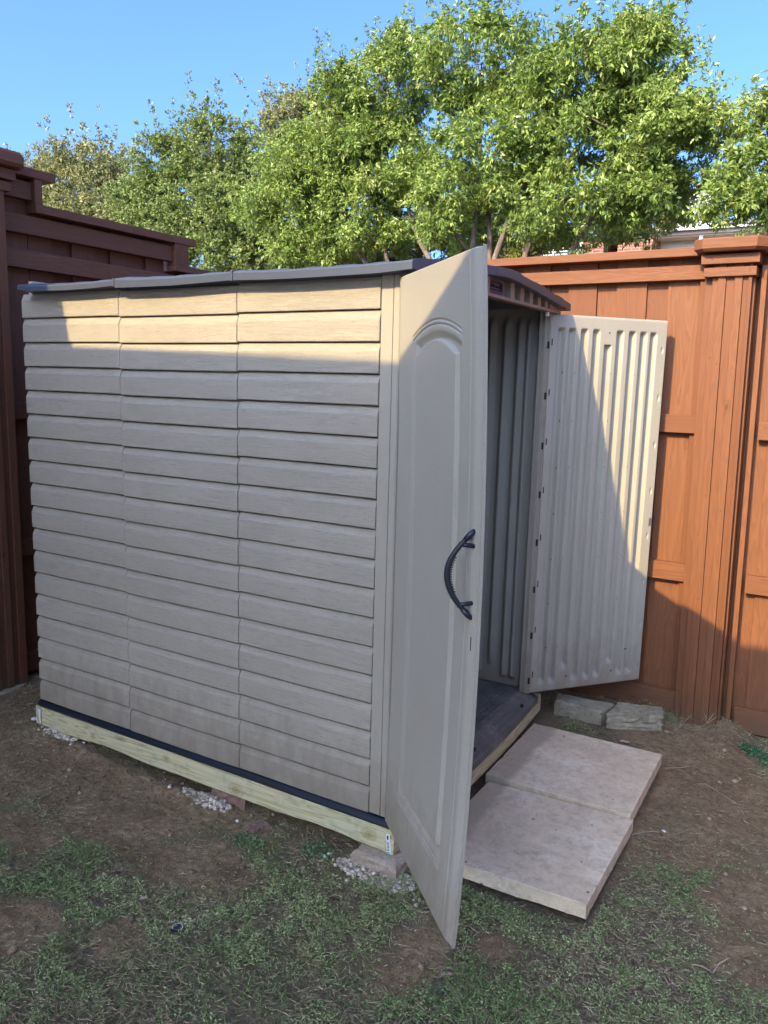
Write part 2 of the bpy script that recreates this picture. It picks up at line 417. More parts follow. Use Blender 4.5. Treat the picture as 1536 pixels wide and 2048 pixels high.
U = lines((-150, -20, 26), (-20, -4, 2), (-4, -2.8, .1), (-2.8, 2.0, .016), (2.0, 5, .15), (5, 20, 2), (20, 150, 26))
V = lines((-60, -20, 10), (-20, -3, 1.4), (-3, -1.3, .1), (-1.3, 2.3, .016), (2.3, 4, .15), (4, 20, 2), (20, 300, 28))
gr = grid_mesh('ground', U, V, lambda a, c_: (a, c_, gz(a, c_)), gm)
A, B = np.meshgrid(U, V, indexing='ij')
at = gr.data.attributes.new('dirt', 'FLOAT', 'POINT'); at.data.foreach_set('value', dirtness(A, B).reshape(-1).astype(np.float32))
tag(gr, kind='structure')

# ------------------------------------------------------------------ leafy quads
def leaf_material(name, stops, trans=.35, rough=.45, spec=.15):
    m, nt, b = mat(name)
    r = rnd_attr(nt)
    n = noise(nt, coords(nt), 1.3, 3)
    k = math_(nt, 'ADD', math_(nt, 'MULTIPLY', r, .75), math_(nt, 'MULTIPLY', n, .3))
    c = ramp(nt, k, stops)
    nt.links.new(c, b.inputs['Base Color']); b.inputs['Roughness'].default_value = rough; b.inputs['Specular IOR Level'].default_value = spec
    tr = nt.nodes.new('ShaderNodeBsdfTranslucent'); tc = mix(nt, .5, c, (.30, .36, .05)); nt.links.new(tc, tr.inputs[0])
    ms = nt.nodes.new('ShaderNodeMixShader'); ms.inputs[0].default_value = trans * .6
    nt.links.new(b.outputs[0], ms.inputs[1]); nt.links.new(tr.outputs[0], ms.inputs[2])
    nt.links.new(ms.outputs[0], nt.nodes['Material Output'].inputs[0])
    return m
def quads(name, P, D, W, L, Wd, rnd, m, parent=None, bend=.0):
    """leaf-shaped quads: base P, direction D, side W, length L, width Wd"""
    n = len(P)
    D = D / np.linalg.norm(D, axis=1, keepdims=True); W = W - D * np.sum(W * D, 1, keepdims=True); W = W / np.linalg.norm(W, axis=1, keepdims=True)
    Nn = np.cross(D, W); L = L[:, None]; Wd = Wd[:, None]
    a = P; b_ = P + D * L * .45 + W * Wd * .5 + Nn * L * bend; c_ = P + D * L; d = P + D * L * .45 - W * Wd * .5 + Nn * L * bend
    co = np.stack([a, b_, c_, d], 1).reshape(-1, 3)
    me = bpy.data.meshes.new(name)
    me.vertices.add(4 * n); me.vertices.foreach_set('co', co.astype(np.float32).reshape(-1))
    me.loops.add(4 * n); me.loops.foreach_set('vertex_index', np.arange(4 * n, dtype=np.int32))
    me.polygons.add(n); me.polygons.foreach_set('loop_start', np.arange(0, 4 * n, 4, dtype=np.int32))
    at = me.attributes.new('rnd', 'FLOAT', 'FACE'); at.data.foreach_set('value', rnd.astype(np.float32))
    me.materials.append(m); me.update(calc_edges=True); me.validate()
    o = bpy.data.objects.new(name, me); COL.objects.link(o)
    if parent: o.parent = parent
    return o
def rdir(n, z=1.0):
    v = RNG.normal(size=(n, 3)); v[:, 2] *= z; return v / np.linalg.norm(v, axis=1, keepdims=True)

# ------------------------------------------------------------------ lawn weeds
def in_view(n, x0=-2.9, x1=1.9, y0=-1.35, y1=2.1):
    return RNG.uniform(x0, x1, n), RNG.uniform(y0, y1, n)
def blocked(x, y):
    slab = (x > .1) & (x < .86) & (y > .04) & (y < 1.4)
    shed = (x > -1.95) & (x < .2) & (y > .06) & (y < 1.75)
    st = (x > .14) & (x < .74) & (y > 1.62) & (y < 1.96)
    return slab | shed | st
def patch(x, y): return fbm(x + 11, y + 3, 3.4, 3)
def tuft(x, y): return fbm(x + 41, y + 23, 14, 3)
M_WEED = leaf_material('weed_leaf', [(0, (.10, .15, .06)), (.3, (.19, .27, .105)), (.55, (.31, .39, .155)), (.75, (.46, .50, .25)), (.9, (.62, .58, .36)), (1, (.50, .37, .22))], .2, .6)
M_BLADE = leaf_material('grass_blade', [(0, (.10, .18, .06)), (.5, (.20, .28, .09)), (.8, (.34, .35, .15)), (1, (.5, .43, .25))], .2, .6)
M_STRAW = leaf_material('dry_straw', [(0, (.2, .15, .085)), (.5, (.36, .28, .16)), (1, (.55, .45, .29))], .1, .8)
n = 1000000
x, y = in_view(n)
dens = (1 - dirtness(x, y)) ** 1.2 * (.07 + .93 * sstep(.36, .6, tuft(x, y))) * (.25 + .75 * sstep(.36, .6, patch(x, y))) + .012
far = sstep(2.6, 1.1, np.hypot(x - 1.44, y + 2.35))
keep = (RNG.random(n) < dens * .9) & ~blocked(x, y)
x, y = x[keep], y[keep]; n = len(x)
g = gz(x, y); hgt = .003 + .030 * RNG.random(n) ** 1.5 * (.4 + 1.0 * sstep(.45, .7, tuft(x, y)))
P = np.stack([x, y, g + hgt], 1); D = rdir(n, .45); D[:, 2] = np.abs(D[:, 2]) * .8
hue = np.clip(.5 * RNG.random(n) + .75 * (patch(x + 9, y) - .15) * .9, 0, 1)
wl = quads('weeds', P, D, rdir(n), RNG.uniform(.005, .013, n), RNG.uniform(.0025, .0055, n), hue, M_WEED, bend=.15)
tag(wl, 'low green weeds and clover growing over the lawn', 'weeds', kind='stuff')
n = 260000
x, y = in_view(n)
dens = (1 - dirtness(x, y)) ** 1.2 * (.12 + .88 * sstep(.46, .62, fbm(x + 70, y + 13, 2.6, 3))) * sstep(.3, .6, tuft(x + 4, y))
# the lush tuft at the bottom of the view and the strip behind the gravel
dens = dens + 2.2 * np.exp(-(((x - .68) / .15) ** 2 + ((y + .46) / .12) ** 2)) + .7 * np.exp(-(((x + .12) / .3) ** 2 + ((y + .75) / .2) ** 2))
keep = (RNG.random(n) < dens * .45) & ~blocked(x, y)
x, y = x[keep], y[keep]; n = len(x)
P = np.stack([x, y, gz(x, y) + .001], 1); D = rdir(n, .6); D[:, 2] = np.abs(D[:, 2]) * .9 + .12
lush = np.exp(-(((x - .68) / .2) ** 2 + ((y + .46) / .16) ** 2))
gb = quads('grass', P, D, rdir(n), RNG.uniform(.018, .042, n) * (1 + .5 * lush), RNG.uniform(.0016, .003, n), np.clip(RNG.random(n) * (1 - .5 * lush), 0, 1), M_BLADE, bend=.12)
tag(gb, 'thin green grass blades among the weeds', 'grass', kind='stuff')
n = 190000
x, y = in_view(n)
dens = .18 + .4 * (1 - dirtness(x, y)) + .84 * sstep(.5, .66, fbm(x + 5, y + 83, 3.0, 3)) * (1 - .6 * dirtness(x, y))
keep = (RNG.random(n) < dens * .8) & ~blocked(x, y)
x, y = x[keep], y[keep]; n = len(x)
P = np.stack([x, y, gz(x, y) + RNG.uniform(.003, .02, n)], 1); D = rdir(n, .16)
stw = quads('straw', P, D, rdir(n), RNG.uniform(.015, .05, n), RNG.uniform(.0012, .0026, n), RNG.random(n), M_STRAW, bend=.08)
tag(stw, 'dry straw and dead runners lying on the soil', 'dead grass', kind='stuff')
# crumbs of soil
def stones(name, x, y, size, m, zoff=0.0, flat=.7, parent=None, rnd=None):
    ico = np.array([(0, 0, 1), (.89, 0, .45), (.28, .85, .45), (-.72, .53, .45), (-.72, -.53, .45), (.28, -.85, .45),
                    (.72, .53, -.45), (-.28, .85, -.45), (-.89, 0, -.45), (-.28, -.85, -.45), (.72, -.53, -.45), (0, 0, -1)])
    fc = np.array([(0, 1, 2), (0, 2, 3), (0, 3, 4), (0, 4, 5), (0, 5, 1), (1, 6, 2), (2, 7, 3), (3, 8, 4), (4, 9, 5), (5, 10, 1),
                   (6, 7, 2), (7, 8, 3), (8, 9, 4), (9, 10, 5), (10, 6, 1), (11, 7, 6), (11, 8, 7), (11, 9, 8), (11, 10, 9), (11, 6, 10)])
    n = len(x); sc = size[:, None, None] * RNG.uniform(.55, 1.15, (n, 12, 1)) * RNG.uniform([.7, .7, flat * .8], [1.3, 1.3, flat * 1.2], (n, 3))[:, None, :]
    v = ico[None] * sc
    an = RNG.uniform(0, 6.28, n); ca, sa = np.cos(an)[:, None], np.sin(an)[:, None]
    vx = v[:, :, 0] * ca - v[:, :, 1] * sa; vy = v[:, :, 0] * sa + v[:, :, 1] * ca
    z = gz(x, y) + zoff
    co = np.stack([vx + x[:, None], vy + y[:, None], v[:, :, 2] + (z + size * .3)[:, None]], -1).reshape(-1, 3)
    f = (fc[None] + 12 * np.arange(n)[:, None, None]).reshape(-1, 3)
    me = bpy.data.meshes.new(name); me.from_pydata(co.tolist(), [], f.tolist())
    a = me.attributes.new('rnd', 'FLOAT', 'FACE'); a.data.foreach_set('value', np.repeat(RNG.random(n), 20).astype(np.float32))
    me.materials.append(m); me.update()
    me.polygons.foreach_set('use_smooth', np.ones(len(me.polygons), dtype=bool))
    o = bpy.data.objects.new(name, me); COL.objects.link(o)
    if parent: o.parent = parent
    return o
def rnd_mat(name, stops, rough=.9):
    m, nt, b = mat(name); c = ramp(nt, rnd_attr(nt), stops)
    n = noise(nt, coords(nt), 90, 3); c = mix(nt, ramp(nt, n, [(.4, (0, 0, 0)), (.7, (.4, .4, .4))]), c, tuple(x * .6 for x in stops[0][1]))
    nt.links.new(c, b.inputs['Base Color']); b.inputs['Roughness'].default_value = rough; return m
M_CRUMB = rnd_mat('soil_crumbs', [(0, (.12, .09, .055)), (.7, (.28, .205, .12)), (1, (.48, .37, .23))])
n = 60000
x, y = in_view(n)
k = (RNG.random(n) < (.05 + .9 * dirtness(x, y) ** 2 * sstep(.42, .62, fbm(x + 8, y + 2, 7)))) & ~blocked(x, y); x, y = x[k], y[k]
cr = stones('soil_crumbs', x, y, RNG.uniform(.0012, .0055, len(x)) * (1 + 2.2 * (RNG.random(len(x)) > .975)), M_CRUMB)
tag(cr, 'small brown crumbs of loose soil on the bare ground', 'soil', kind='stuff')
M_GRAV = rnd_mat('white_gravel', [(0, (.26, .19, .13)), (.3, (.55, .44, .33)), (.7, (.72, .62, .50)), (1, (.86, .79, .67))], .7)
def gravel(label, cx, cy, rx, ry, n, seed=0):
    a = RNG.uniform(0, 6.28, n); q = np.sqrt(RNG.random(n)) * (1 + .25 * (vnoise(a * 1.5, a * 0 + seed) - .5))
    q = np.minimum(q, 1.3) * np.where(RNG.random(n) > .90, RNG.uniform(1.15, 2.1, n), 1)
    x = cx + np.cos(a) * q * rx; y = cy + np.sin(a) * q * ry
    o = stones('gravel', x, y, RNG.uniform(.005, .0125, n), M_GRAV, zoff=RNG.random(n) * .008, flat=.75)
    return tag(o, label, 'gravel', group='gravel spilled around the base of the shed', kind='stuff')
gravel('white gravel around the worn brick at the near corner of the shed', .10, -.06, .15, .07, 760, 1)
gravel('white gravel halfway along the timber base', -.76, -.03, .13, .042, 330, 2)
gravel('pale gravel under the left end of the timber base', -1.72, -.005, .11, .04, 260, 3)

# ------------------------------------------------------------------ the shed
H = .108
shed = thing('storage_shed', 'tan plastic storage shed with wood-look siding, both doors swung open', 'shed', (0, 0, 0))
def siding_profile():
    """(depth, height) pairs from bottom to top, 18 rows"""
    p = []
    for k in range(18):
        z = k * H; s = .004 + .0075 * (18 - k) / 18
        p += [(0.0012, z), (0, z + .003), (0, z + .03), (0, z + .055), (.0002, z + .072), (.0012, z + .0765), (.012, z + H - s - .003), (.0135, z + H - s), (.045, z + H - s + .0008), (.045, z + H - .0003)]
    p.append((.045, 18 * H))
    return np.array(p)
PR = siding_profile()
def wall_panel(x0, x1, dz0, dz1, bow):
    U = lines((x0, x0 + .006, .003), (x0 + .006, x1 - .006, .04), (x1 - .006, x1, .003)); V = np.arange(len(PR))
    def fn(a, b_):
        d = PR[b_.astype(int), 0]; z = PR[b_.astype(int), 1]
        t = z / 1.944; z = z + dz0 * (1 - t) + dz1 * t
        y = d + bow * np.sin(np.pi * t) + .0012 * np.sin(a * 9 + t * 5)
        e = np.minimum(a - x0, x1 - a); y = y + np.clip(.003 - e, 0, .003) * .5
        return a, y, z
    return grid_mesh('wall_panel', U, V, fn, M_SID, shed, smooth=False, thick=(0, .05, 0))
JX = [(-1.889, -1.2545, 0.0, -.001, .002), (-1.2512, -.6113, -.003, -.0055, -.001), (-.6081, .0185, -.001, -.001, .001)]
for a in JX: wall_panel(*a)
# corner post at the near corner, with the rounded hinge side
m = MB()
pts = [(.021, .006), (.0655, .006), (.067, .010), (.069, .010), (.0705, .005)]
for k in range(7):
    t = k / 6 * math.pi / 2; pts.append((.0845 + .0125 * math.sin(t), .0175 - .0125 * math.cos(t)))
pts += [(.1015, .020), (.1015, .026), (.098, .028), (.098, .06), (.021, .06)]
m.prism(pts, 2, .0, 1.944); m.build('corner_post', M_TRIM, shed)
m = MB(); m.tube([(.104, .013, .002), (.104, .013, 1.93)], .0065, 10); m.build('hinge_rod', M_TRIM, shed, smooth=False)
# base lip and floor with tread pattern
m = MB()
m.prism([(-.010, -.031), (-.013, -.022), (-.010, -.010), (-.001, -.005), (.03, -.005), (.03, -.031)], 0, -1.889, .125)
m.build('base_lip', M_NAVY, shed)
U = lines((-1.87, .04, .1), (.04, .142, .008)); V = lines((.03, 1.5, .05))
def floor_f(a, b_):
    t = sstep(.045, .15, a)
    return a + .03 * t * np.sin(np.pi * (b_ + .012) / 1.572), b_, .006 + .006 * sstep(.03, .06, a) * (1 - sstep(.06, .16, a)) - .036 * t
grid_mesh('floor', U, V, floor_f, M_FLOOR, shed, thick=(0, 0, -.03))
for yy in (.72, 1.3):
    m = MB(); m.tube([(.13, yy, -.018), (.13, yy, -.006)], .008, 10); m.build('floor_screw', M_HOLE, shed)
# far side wall with ribbed inner face
def ribs(a, cents, wd, dep):
    h = np.zeros_like(a)
    for c_ in cents:
        t = np.clip(np.abs(a - c_) / wd, 0, 1); h = np.maximum(h, dep * (.5 + .5 * np.cos(np.pi * t)))
    return h
cents = [-.203 + .0 - .081 * 3, -.203 - .081 * 2, -.284, -.203, -.123, -.049, .0] + [-.53 - .081 * k for k in range(16)]
U = lines((-1.87, -.5, .012), (-.5, .06, .004)); V = lines((0, .1, .01), (.1, 1.8, .06), (1.8, 1.995, .02))
def side_f(a, b_):
    short = ribs(a, [-.123, -.446], .03, 1.0)
    lo = .045 + .06 * (short > .0)
    fade = sstep(lo, lo + .02, b_) * sstep(1.92, 1.88, b_)
    h = ribs(a, cents, .03, .026) * fade
    for zn in (1.59, 1.018): h = h * (1 - np.exp(-(((a + .043) / .02) ** 2 + ((b_ - zn) / .015) ** 2)) * .85)
    return a, 1.485 - h, b_
grid_mesh('side_wall', U, V, side_f, M_INSIDE_DIM, shed, thick=(0, .03, 0))
U = lines((.04, 1.48, .012)); V = lines((0, .08, .02), (.08, 1.85, .2), (1.85, 2.0, .03))
grid_mesh('back_wall', U, V, lambda a, b_: (-1.86 + ribs(a, [.1 + .085 * k for k in range(16)], .03, .022) * sstep(.03, .06, b_) * sstep(1.92, 1.89, b_), a, b_), M_INN, shed, thick=(-.025, 0, 0))
U = lines((-1.86, .06, .015)); V = lines((0.01, .08, .02), (.08, 1.85, .2), (1.85, 1.93, .03))
grid_mesh('inner_lining', U, V, lambda a, b_: (a, .056 + ribs(a, [-1.8 + .085 * k for k in range(22)], .03, .02) * sstep(.03, .06, b_), b_), M_INN, shed)
# far jamb with fins and slots
m = MB()
m.prism([(.055, 1.44), (.066, 1.425), (.072, 1.425), (.074, 1.436), (.085, 1.436), (.088, 1.428), (.094, 1.428), (.097, 1.44), (.112, 1.44), (.112, 1.50), (.055, 1.50)], 2, 0, 1.944)
m.build('door_jamb', M_TRIM, shed)
jamb = bpy.data.objects['door_jamb']
for k in range(8):
    m = MB(); m.box(.104, .1135, 1.4385, 1.444, .07 + .245 * k - .017, .07 + .245 * k + .017); m.build('slot', M_HOLE, jamb)
m = MB(); m.box(.118, .13, 1.35, 1.37, 1.915, 1.935); m.build('latch_hook', M_WHITE, shed)
# roof: three ribbed panels with sagging charcoal eaves
def roof_z(y):
    t = np.abs(np.asarray(y, float) - .75) / .81
    return 2.047 - .064 * t ** 1.25
SAG = [[(-1.825, 1.972, 1.950), (-1.74, 1.966, 1.944), (-1.67, 1.965, 1.9405), (-1.5, 1.9635, 1.938), (-1.36, 1.965, 1.940), (-1.212, 1.970, 1.946)],
       [(-1.202, 1.974, 1.937), (-1.06, 1.9695, 1.936), (-.9, 1.9675, 1.935), (-.75, 1.970, 1.9385), (-.585, 1.974, 1.9435)],
       [(-.575, 1.974, 1.9425), (-.42, 1.970, 1.939), (-.27, 1.969, 1.938), (-.1, 1.970, 1.9395), (.05, 1.973, 1.9415), (.171, 1.977, 1.949)]]
for i, sg in enumerate(SAG):
    sg = np.array(sg); xs = np.linspace(sg[0, 0], sg[-1, 0], 30); top = np.interp(xs, sg[:, 0], sg[:, 1]); bot = np.interp(xs, sg[:, 0], sg[:, 2])
    mm = MB(); ys = np.linspace(-.054, 1.554, 40); nx = len(xs)
    rows = [[(xs[j], -.052, bot[j] + .003) for j in range(nx)], [(xs[j], -.060, bot[j]) for j in range(nx)], [(xs[j], -.0605, top[j] - .006) for j in range(nx)], [(xs[j], -.057, top[j]) for j in range(nx)]]
    notch = lambda j: .004 * (math.sin(xs[j] * 42) > .3)
    for y_ in ys[1:]:
        wgt = max(0, 1 - (y_ + .054) / .5)
        rows.append([(xs[j], y_, float(roof_z(y_)) * (1 - wgt) + (top[j] + (float(roof_z(y_)) - 1.981)) * wgt + notch(j)) for j in range(nx)])
    rows.append([(xs[j], 1.56, 1.955) for j in range(nx)])
    rows.append([(xs[j], 1.53, 1.958) for j in range(nx)])
    rows.append([(xs[j], 1.48, 1.965) for j in range(nx)])
    for y_ in ys[::-1][3:-3]: rows.append([(xs[j], y_, float(roof_z(y_)) - .03) for j in range(nx)])
    rows.append([(xs[j], .034, 1.930) for j in range(nx)]); rows.append([(xs[j], .0, 1.9445) for j in range(nx)])
    for r_ in rows: mm.v += r_
    for a in range(len(rows)):
        b2 = (a + 1) % len(rows)
        for j in range(nx - 1): mm.face([a * nx + j, a * nx + j + 1, b2 * nx + j + 1, b2 * nx + j], .5)
    mm.face([a * nx for a in range(len(rows))], .5); mm.face([a * nx + nx - 1 for a in range(len(rows))][::-1], .5)
    rp = mm.build('roof_panel', M_ROOF, shed)
    if i < 2:
        cap = MB(); xx = sg[-1, 0] + .002
        cap.box(xx - .005, xx + .007, -.0635, .1, sg[-1, 2] - .003, sg[-1, 1] + .004, bev=.0015); cap.build('seam_cap', M_ROOF, rp)
# front gable: thin brown fascia, tan teeth below it, emblem
m = MB(); ys = np.linspace(.62, 1.54, 26); poly = []
step = lambda y_: .0035 * (int((y_ - .62) / .14) % 2)
for y_ in ys: poly.append((y_, float(roof_z(y_)) + .003 + step(y_)))
low = [(y_, float(roof_z(y_)) - (.026 if y_ < 1.5 else .030)) for y_ in ys[::-1]]
m.prism(poly + low, 0, .150, .172); m.build('gable_fascia', M_ROOFB, shed)
m = MB(); ys2 = np.linspace(-.05, .62, 14)
m.prism([(y_, float(roof_z(y_)) - .001 - .004) for y_ in ys2] + [(y_, float(roof_z(y_)) - .030) for y_ in ys2[::-1]], 0, .150, .1705); m.build('gable_fascia', M_ROOF, shed)
m = MB()
m.prism([(.0, 1.938), (1.50, 1.938), (1.50, 1.958), (1.4, 1.975)] + [(y_, float(roof_z(y_)) - .022) for y_ in np.linspace(1.3, .2, 12)] + [(.0, 1.955)], 0, .095, .112)
gb_ = m.build('gable', M_GABLE, shed)
m = MB(); m.prism([(.0, 1.936), (1.51, 1.936), (1.51, 1.948), (.0, 1.948)], 0, .112, .138)
for k, yy in enumerate([.86, .975, 1.085, 1.19, 1.285]):
    zt = float(roof_z(yy)) - .024
    m.prism([(yy, 1.948), (yy + .042, 1.948), (yy + .042, zt), (yy, zt)], 0, .112, .136)
m.prism([(.57, 1.948), (.64, 1.948), (.64, 2.024), (.57, 2.024)], 0, .112, .136)
m.prism([(1.36, 1.948), (1.51, 1.948), (1.51, 1.956), (1.36, 1.972)], 0, .112, .133)
m.build('gable_teeth', M_GABLE, gb_)
m = MB()
ring = [(.655, 1.957), (.815, 1.957), (.825, 1.965), (.825, 1.995), (.80, 2.010), (.72, 2.018), (.655, 2.018)]
m.prism(ring, 0, .112, .116); em = m.build('emblem', M_EMB, shed)
fr = MB()
fr.box(.116, .121, .675, .80, 1.9685, 1.972); fr.box(.116, .121, .797, .803, 1.9685, 2.0); fr.box(.116, .121, .70, .80, 1.998, 2.0015)
fr.build('emblem_frame', M_BLACK, em)
tcu = bpy.data.curves.new('lettering', 'FONT'); tcu.body = 'Rubbermaid'; tcu.size = .021; tcu.extrude = .001; tcu.align_x = 'CENTER'
to = bpy.data.objects.new('tmp_text', tcu); COL.objects.link(to); bpy.context.view_layer.update()
tme = bpy.data.meshes.new_from_object(to.evaluated_get(bpy.context.evaluated_depsgraph_get())); bpy.data.objects.remove(to)
tme.materials.clear(); tme.materials.append(M_BLACK)
tme.transform(Matrix(((0, 0, 1, .1175), (1, 0, 0, .738), (0, 1, 0, 1.978), (0, 0, 0, 1))))
tob = bpy.data.objects.new('lettering', tme); COL.objects.link(tob); tob.parent = em

# left door: outer face with embossed arch panel. local u along the door, z up, h towards the viewer
DH = 1.934
def door_base(px, py, ang):
    d = Vector((math.cos(ang), math.sin(ang), 0)); n_ = Vector((-d.y, d.x, 0))
    return Vector((px, py, 0)), d, n_
oL, dL, nL = door_base(.0975, -.008, -.7663); nL = -nL       # nL faces the camera side
DW = .6945
def arch(u, base, rise, c0, hw): return base + rise * (1 - ((u - c0) / hw) ** 2)
def gro(d, wd, dep): return -dep * np.exp(-(d / wd) ** 2)
def door_h(u, z):
    h = np.zeros_like(u)
    a1 = arch(u, 1.728, .045, .362, .222); a2 = a1 - .013
    inx = sstep(.148, .156, u) * sstep(.572, .566, u)
    h = h + (gro(z - a1, .0028, .004) + gro(z - a2, .0028, .004)) * inx
    inz = sstep(.175, .19, z) * sstep(1.735, 1.72, z)
    h = h + (gro(u - .150, .0022, .0018) + gro(u - .166, .0022, .0018)) * inz
    inb = sstep(.128, .138, u) * sstep(.570, .562, u)
    h = h - (gro(z - .160, .0028, .0045) + gro(z - .176, .0028, .0045)) * inb
    # raised field with a cove round it
    pa = arch(u, 1.672, .045, .357, .168)
    dpl = np.minimum(np.minimum(u - .189, .525 - u), np.minimum(z - .216, pa - z))
    oa = np.minimum(a2 - .012, 1.76)
    dout = np.minimum(np.minimum(u - .175, .573 - u), np.minimum(z - .186, oa - z))
    cove = -.011 * sstep(0, .030, dout) * (1 - sstep(-.003, .002, dpl))
    h = h + cove + .001 * sstep(-.001, .004, dpl)
    h = h + gro(u - .633, .0016, .0022)
    h = h - .010 * sstep(.655, .6945, u) - .010 * sstep(.012, 0, u) - .012 * sstep(.006, 0, z) - .012 * sstep(DH - .006, DH, z)
    return h
def bow(u, z):
    return (.012 + .020 * u / DW) * np.sin(np.pi * np.clip(z / DH, 0, 1)) ** .8
U = lines((0, .012, .003), (.012, .122, .01), (.122, .2, .0015), (.2, .515, .008), (.515, .585, .0015), (.585, .624, .006), (.624, .642, .0012), (.642, .6945, .004))
V = lines((0, .012, .002), (.012, .15, .02), (.15, .23, .0015), (.23, 1.64, .03), (1.64, 1.79, .0018), (1.79, DH - .008, .02), (DH - .008, DH, .002))
def lf(a, b_):
    h = door_h(a, b_) + .0035 - bow(a, b_)
    return oL.x + dL.x * a + nL.x * h, oL.y + dL.y * a + nL.y * h, b_
doorL = grid_mesh('door', U, V, lf, M_DOOR, shed)
doorL['label'] = 'left door, its embossed outer face turned to the viewer'
m = MB()   # edge band and inner skin
zs = np.linspace(0, DH, 25); sec = [(.0, -.0075), (.0, -.030), (.60, -.030), (.689, -.0195), (.6942, -.0165), (.6945, -.0066)]
for z_ in zs:
    for (a, h) in sec:
        hh_ = h - float(bow(min(a, DW), z_)); m.v.append(tuple(oL + dL * a + nL * hh_ + Vector((0, 0, z_))))
k5 = len(sec)
for i in range(len(zs) - 1):
    for j in range(k5 - 1): m.face([i * k5 + j, i * k5 + j + 1, (i + 1) * k5 + j + 1, (i + 1) * k5 + j], .5)
m.face(list(range(k5)), .5); m.face([(len(zs) - 1) * k5 + j for j in range(k5)], .5)
m.build('door_edge', M_DOOR, doorL)
def DP(u, h, z): return tuple(oL + dL * u + nL * (h - float(bow(u, z))) + Vector((0, 0, z)))
m = MB()
hp = []; rad = []
for k in range(25):
    t = k / 24; z_ = .985 + .21 * t; hp.append(DP(.668 - .02 * math.sin(math.pi * t), .010 + .056 * math.sin(math.pi * t) ** .75, z_)); rad.append(.006 + .0028 * math.sin(math.pi * t))
m.tube(hp, rad, 12)
for z0, z1, z2 in ((1.168, 1.20, 1.213), (1.012, .98, .967)):
    m.tube([DP(.668, -.001, z2), DP(.668, .004, (z1 + z2) / 2), DP(.668, .012, z1), DP(.664, .026, (z0 + z1) / 2)], [.004, .0075, .0082, .007], 10)
    m.tube([DP(.668, -.002, z0), DP(.660, .040, z0 + (.006 if z0 > 1.1 else -.006))], .0065, 8)
hd = m.build('handle', M_NAVY, doorL, smooth=True)
m = MB()
for k in range(15):
    t = .28 + .44 * k / 14; z_ = .985 + .21 * t
    m.tube([DP(.668 - .02 * math.sin(math.pi * t) + .006, .001 + .056 * math.sin(math.pi * t) ** .75, z_ - .002), DP(.668 - .02 * math.sin(math.pi * t) + .006, .001 + .056 * math.sin(math.pi * t) ** .75, z_ + .002)], .0022, 6)
m.build('grip_ridges', M_NAVY, hd, smooth=True)
m = MB(); m.box(-.0012, .0012, 0, .001, -.019, .019)
sl = m.build('lock_slot', M_HOLE, doorL); sl.matrix_world = Matrix.Translation(DP(.674, .0005, .90)) @ Matrix(((dL.x, nL.x, 0, 0), (dL.y, nL.y, 0, 0), (0, 0, 1, 0), (0, 0, 0, 1)))

# right door: ribbed inner face
oR, dR, nR = door_base(.112, 1.455, .8864); nR = -nR
GC = [.068, .128, .198, .268, .338, .408, .482, .55, .612]
def rib_h(u, z):
    h = np.zeros_like(u)
    for i, c_ in enumerate(GC):
        lo = .035 if i not in (2, 6) else .105; hi = 1.875 if i != 4 else 1.80
        t = (u - c_) / .0235
        prof = sstep(1.0, .42, np.abs(t + .12)) * (1 - .25 * sstep(-.3, .9, t))
        end = sstep(lo, lo + .035, z) * (sstep(hi, hi - .02, z) if i != 4 else sstep(hi, hi - .004, z))
        h = h - .030 * prof * end
    for k in range(8):
        zc = .076 + .244 * k; h = h - .006 * np.exp(-(((u - .668) / .006) ** 2 + ((z - zc) / .014) ** 2) ** 2)
    h = h - .006 * sstep(.006, 0, u) - .006 * sstep(DW - .006, DW, u)
    return h
U = lines((0, .04, .006), (.04, .64, .0025), (.64, .6945, .0022)); V = lines((0, .16, .006), (.16, 1.74, .006), (1.74, 1.9, .003), (1.9, DH, .01))
doorR = grid_mesh('door', U, V, lambda a, b_: (oR.x + dR.x * a + nR.x * rib_h(a, b_), oR.y + dR.y * a + nR.y * rib_h(a, b_), b_), M_INN, shed, thick=tuple(-nR * .035))
doorR['label'] = 'right door, its ribbed inner face turned to the viewer'
def RP(u, h, z): return tuple(oR + dR * u + nR * h + Vector((0, 0, z)))
def rplate(name, m_, items):
    mm = MB()
    for u, z, du, dz in items:
        n0 = len(mm.v)
        for h in (-.004, .0006):
            for a, c_ in ((-1, -1), (1, -1), (1, 1), (-1, 1)): mm.v.append(RP(u + a * du, h, z + c_ * dz))
        mm.face([n0, n0 + 1, n0 + 2, n0 + 3], 0); mm.face([n0 + 4, n0 + 5, n0 + 6, n0 + 7], 0)
        for i in range(4): j = (i + 1) % 4; mm.face([n0 + i, n0 + j, n0 + 4 + j, n0 + 4 + i], 0)
    return mm.build(name, m_, doorR)
its = [(.34, 1.858, .0035, .0035), (.217, .07, .005, .004), (.50, .07, .005, .004), (.584, .185, .007, .003)]
its += [(.011, .1 + .243 * k, .003, .016) for k in range(8)]
for c_ in (.104, .174, .388, .528): its += [(c_ - .0235, .24 + .236 * k, .0009, .004) for k in range(7)]
for it in its: rplate('screw_hole', M_HOLE, [it])
rplate('strike_plate', simple('grey_strike', (.22, .22, .24), .4, .6), [(.678, .885, .008, .022)])

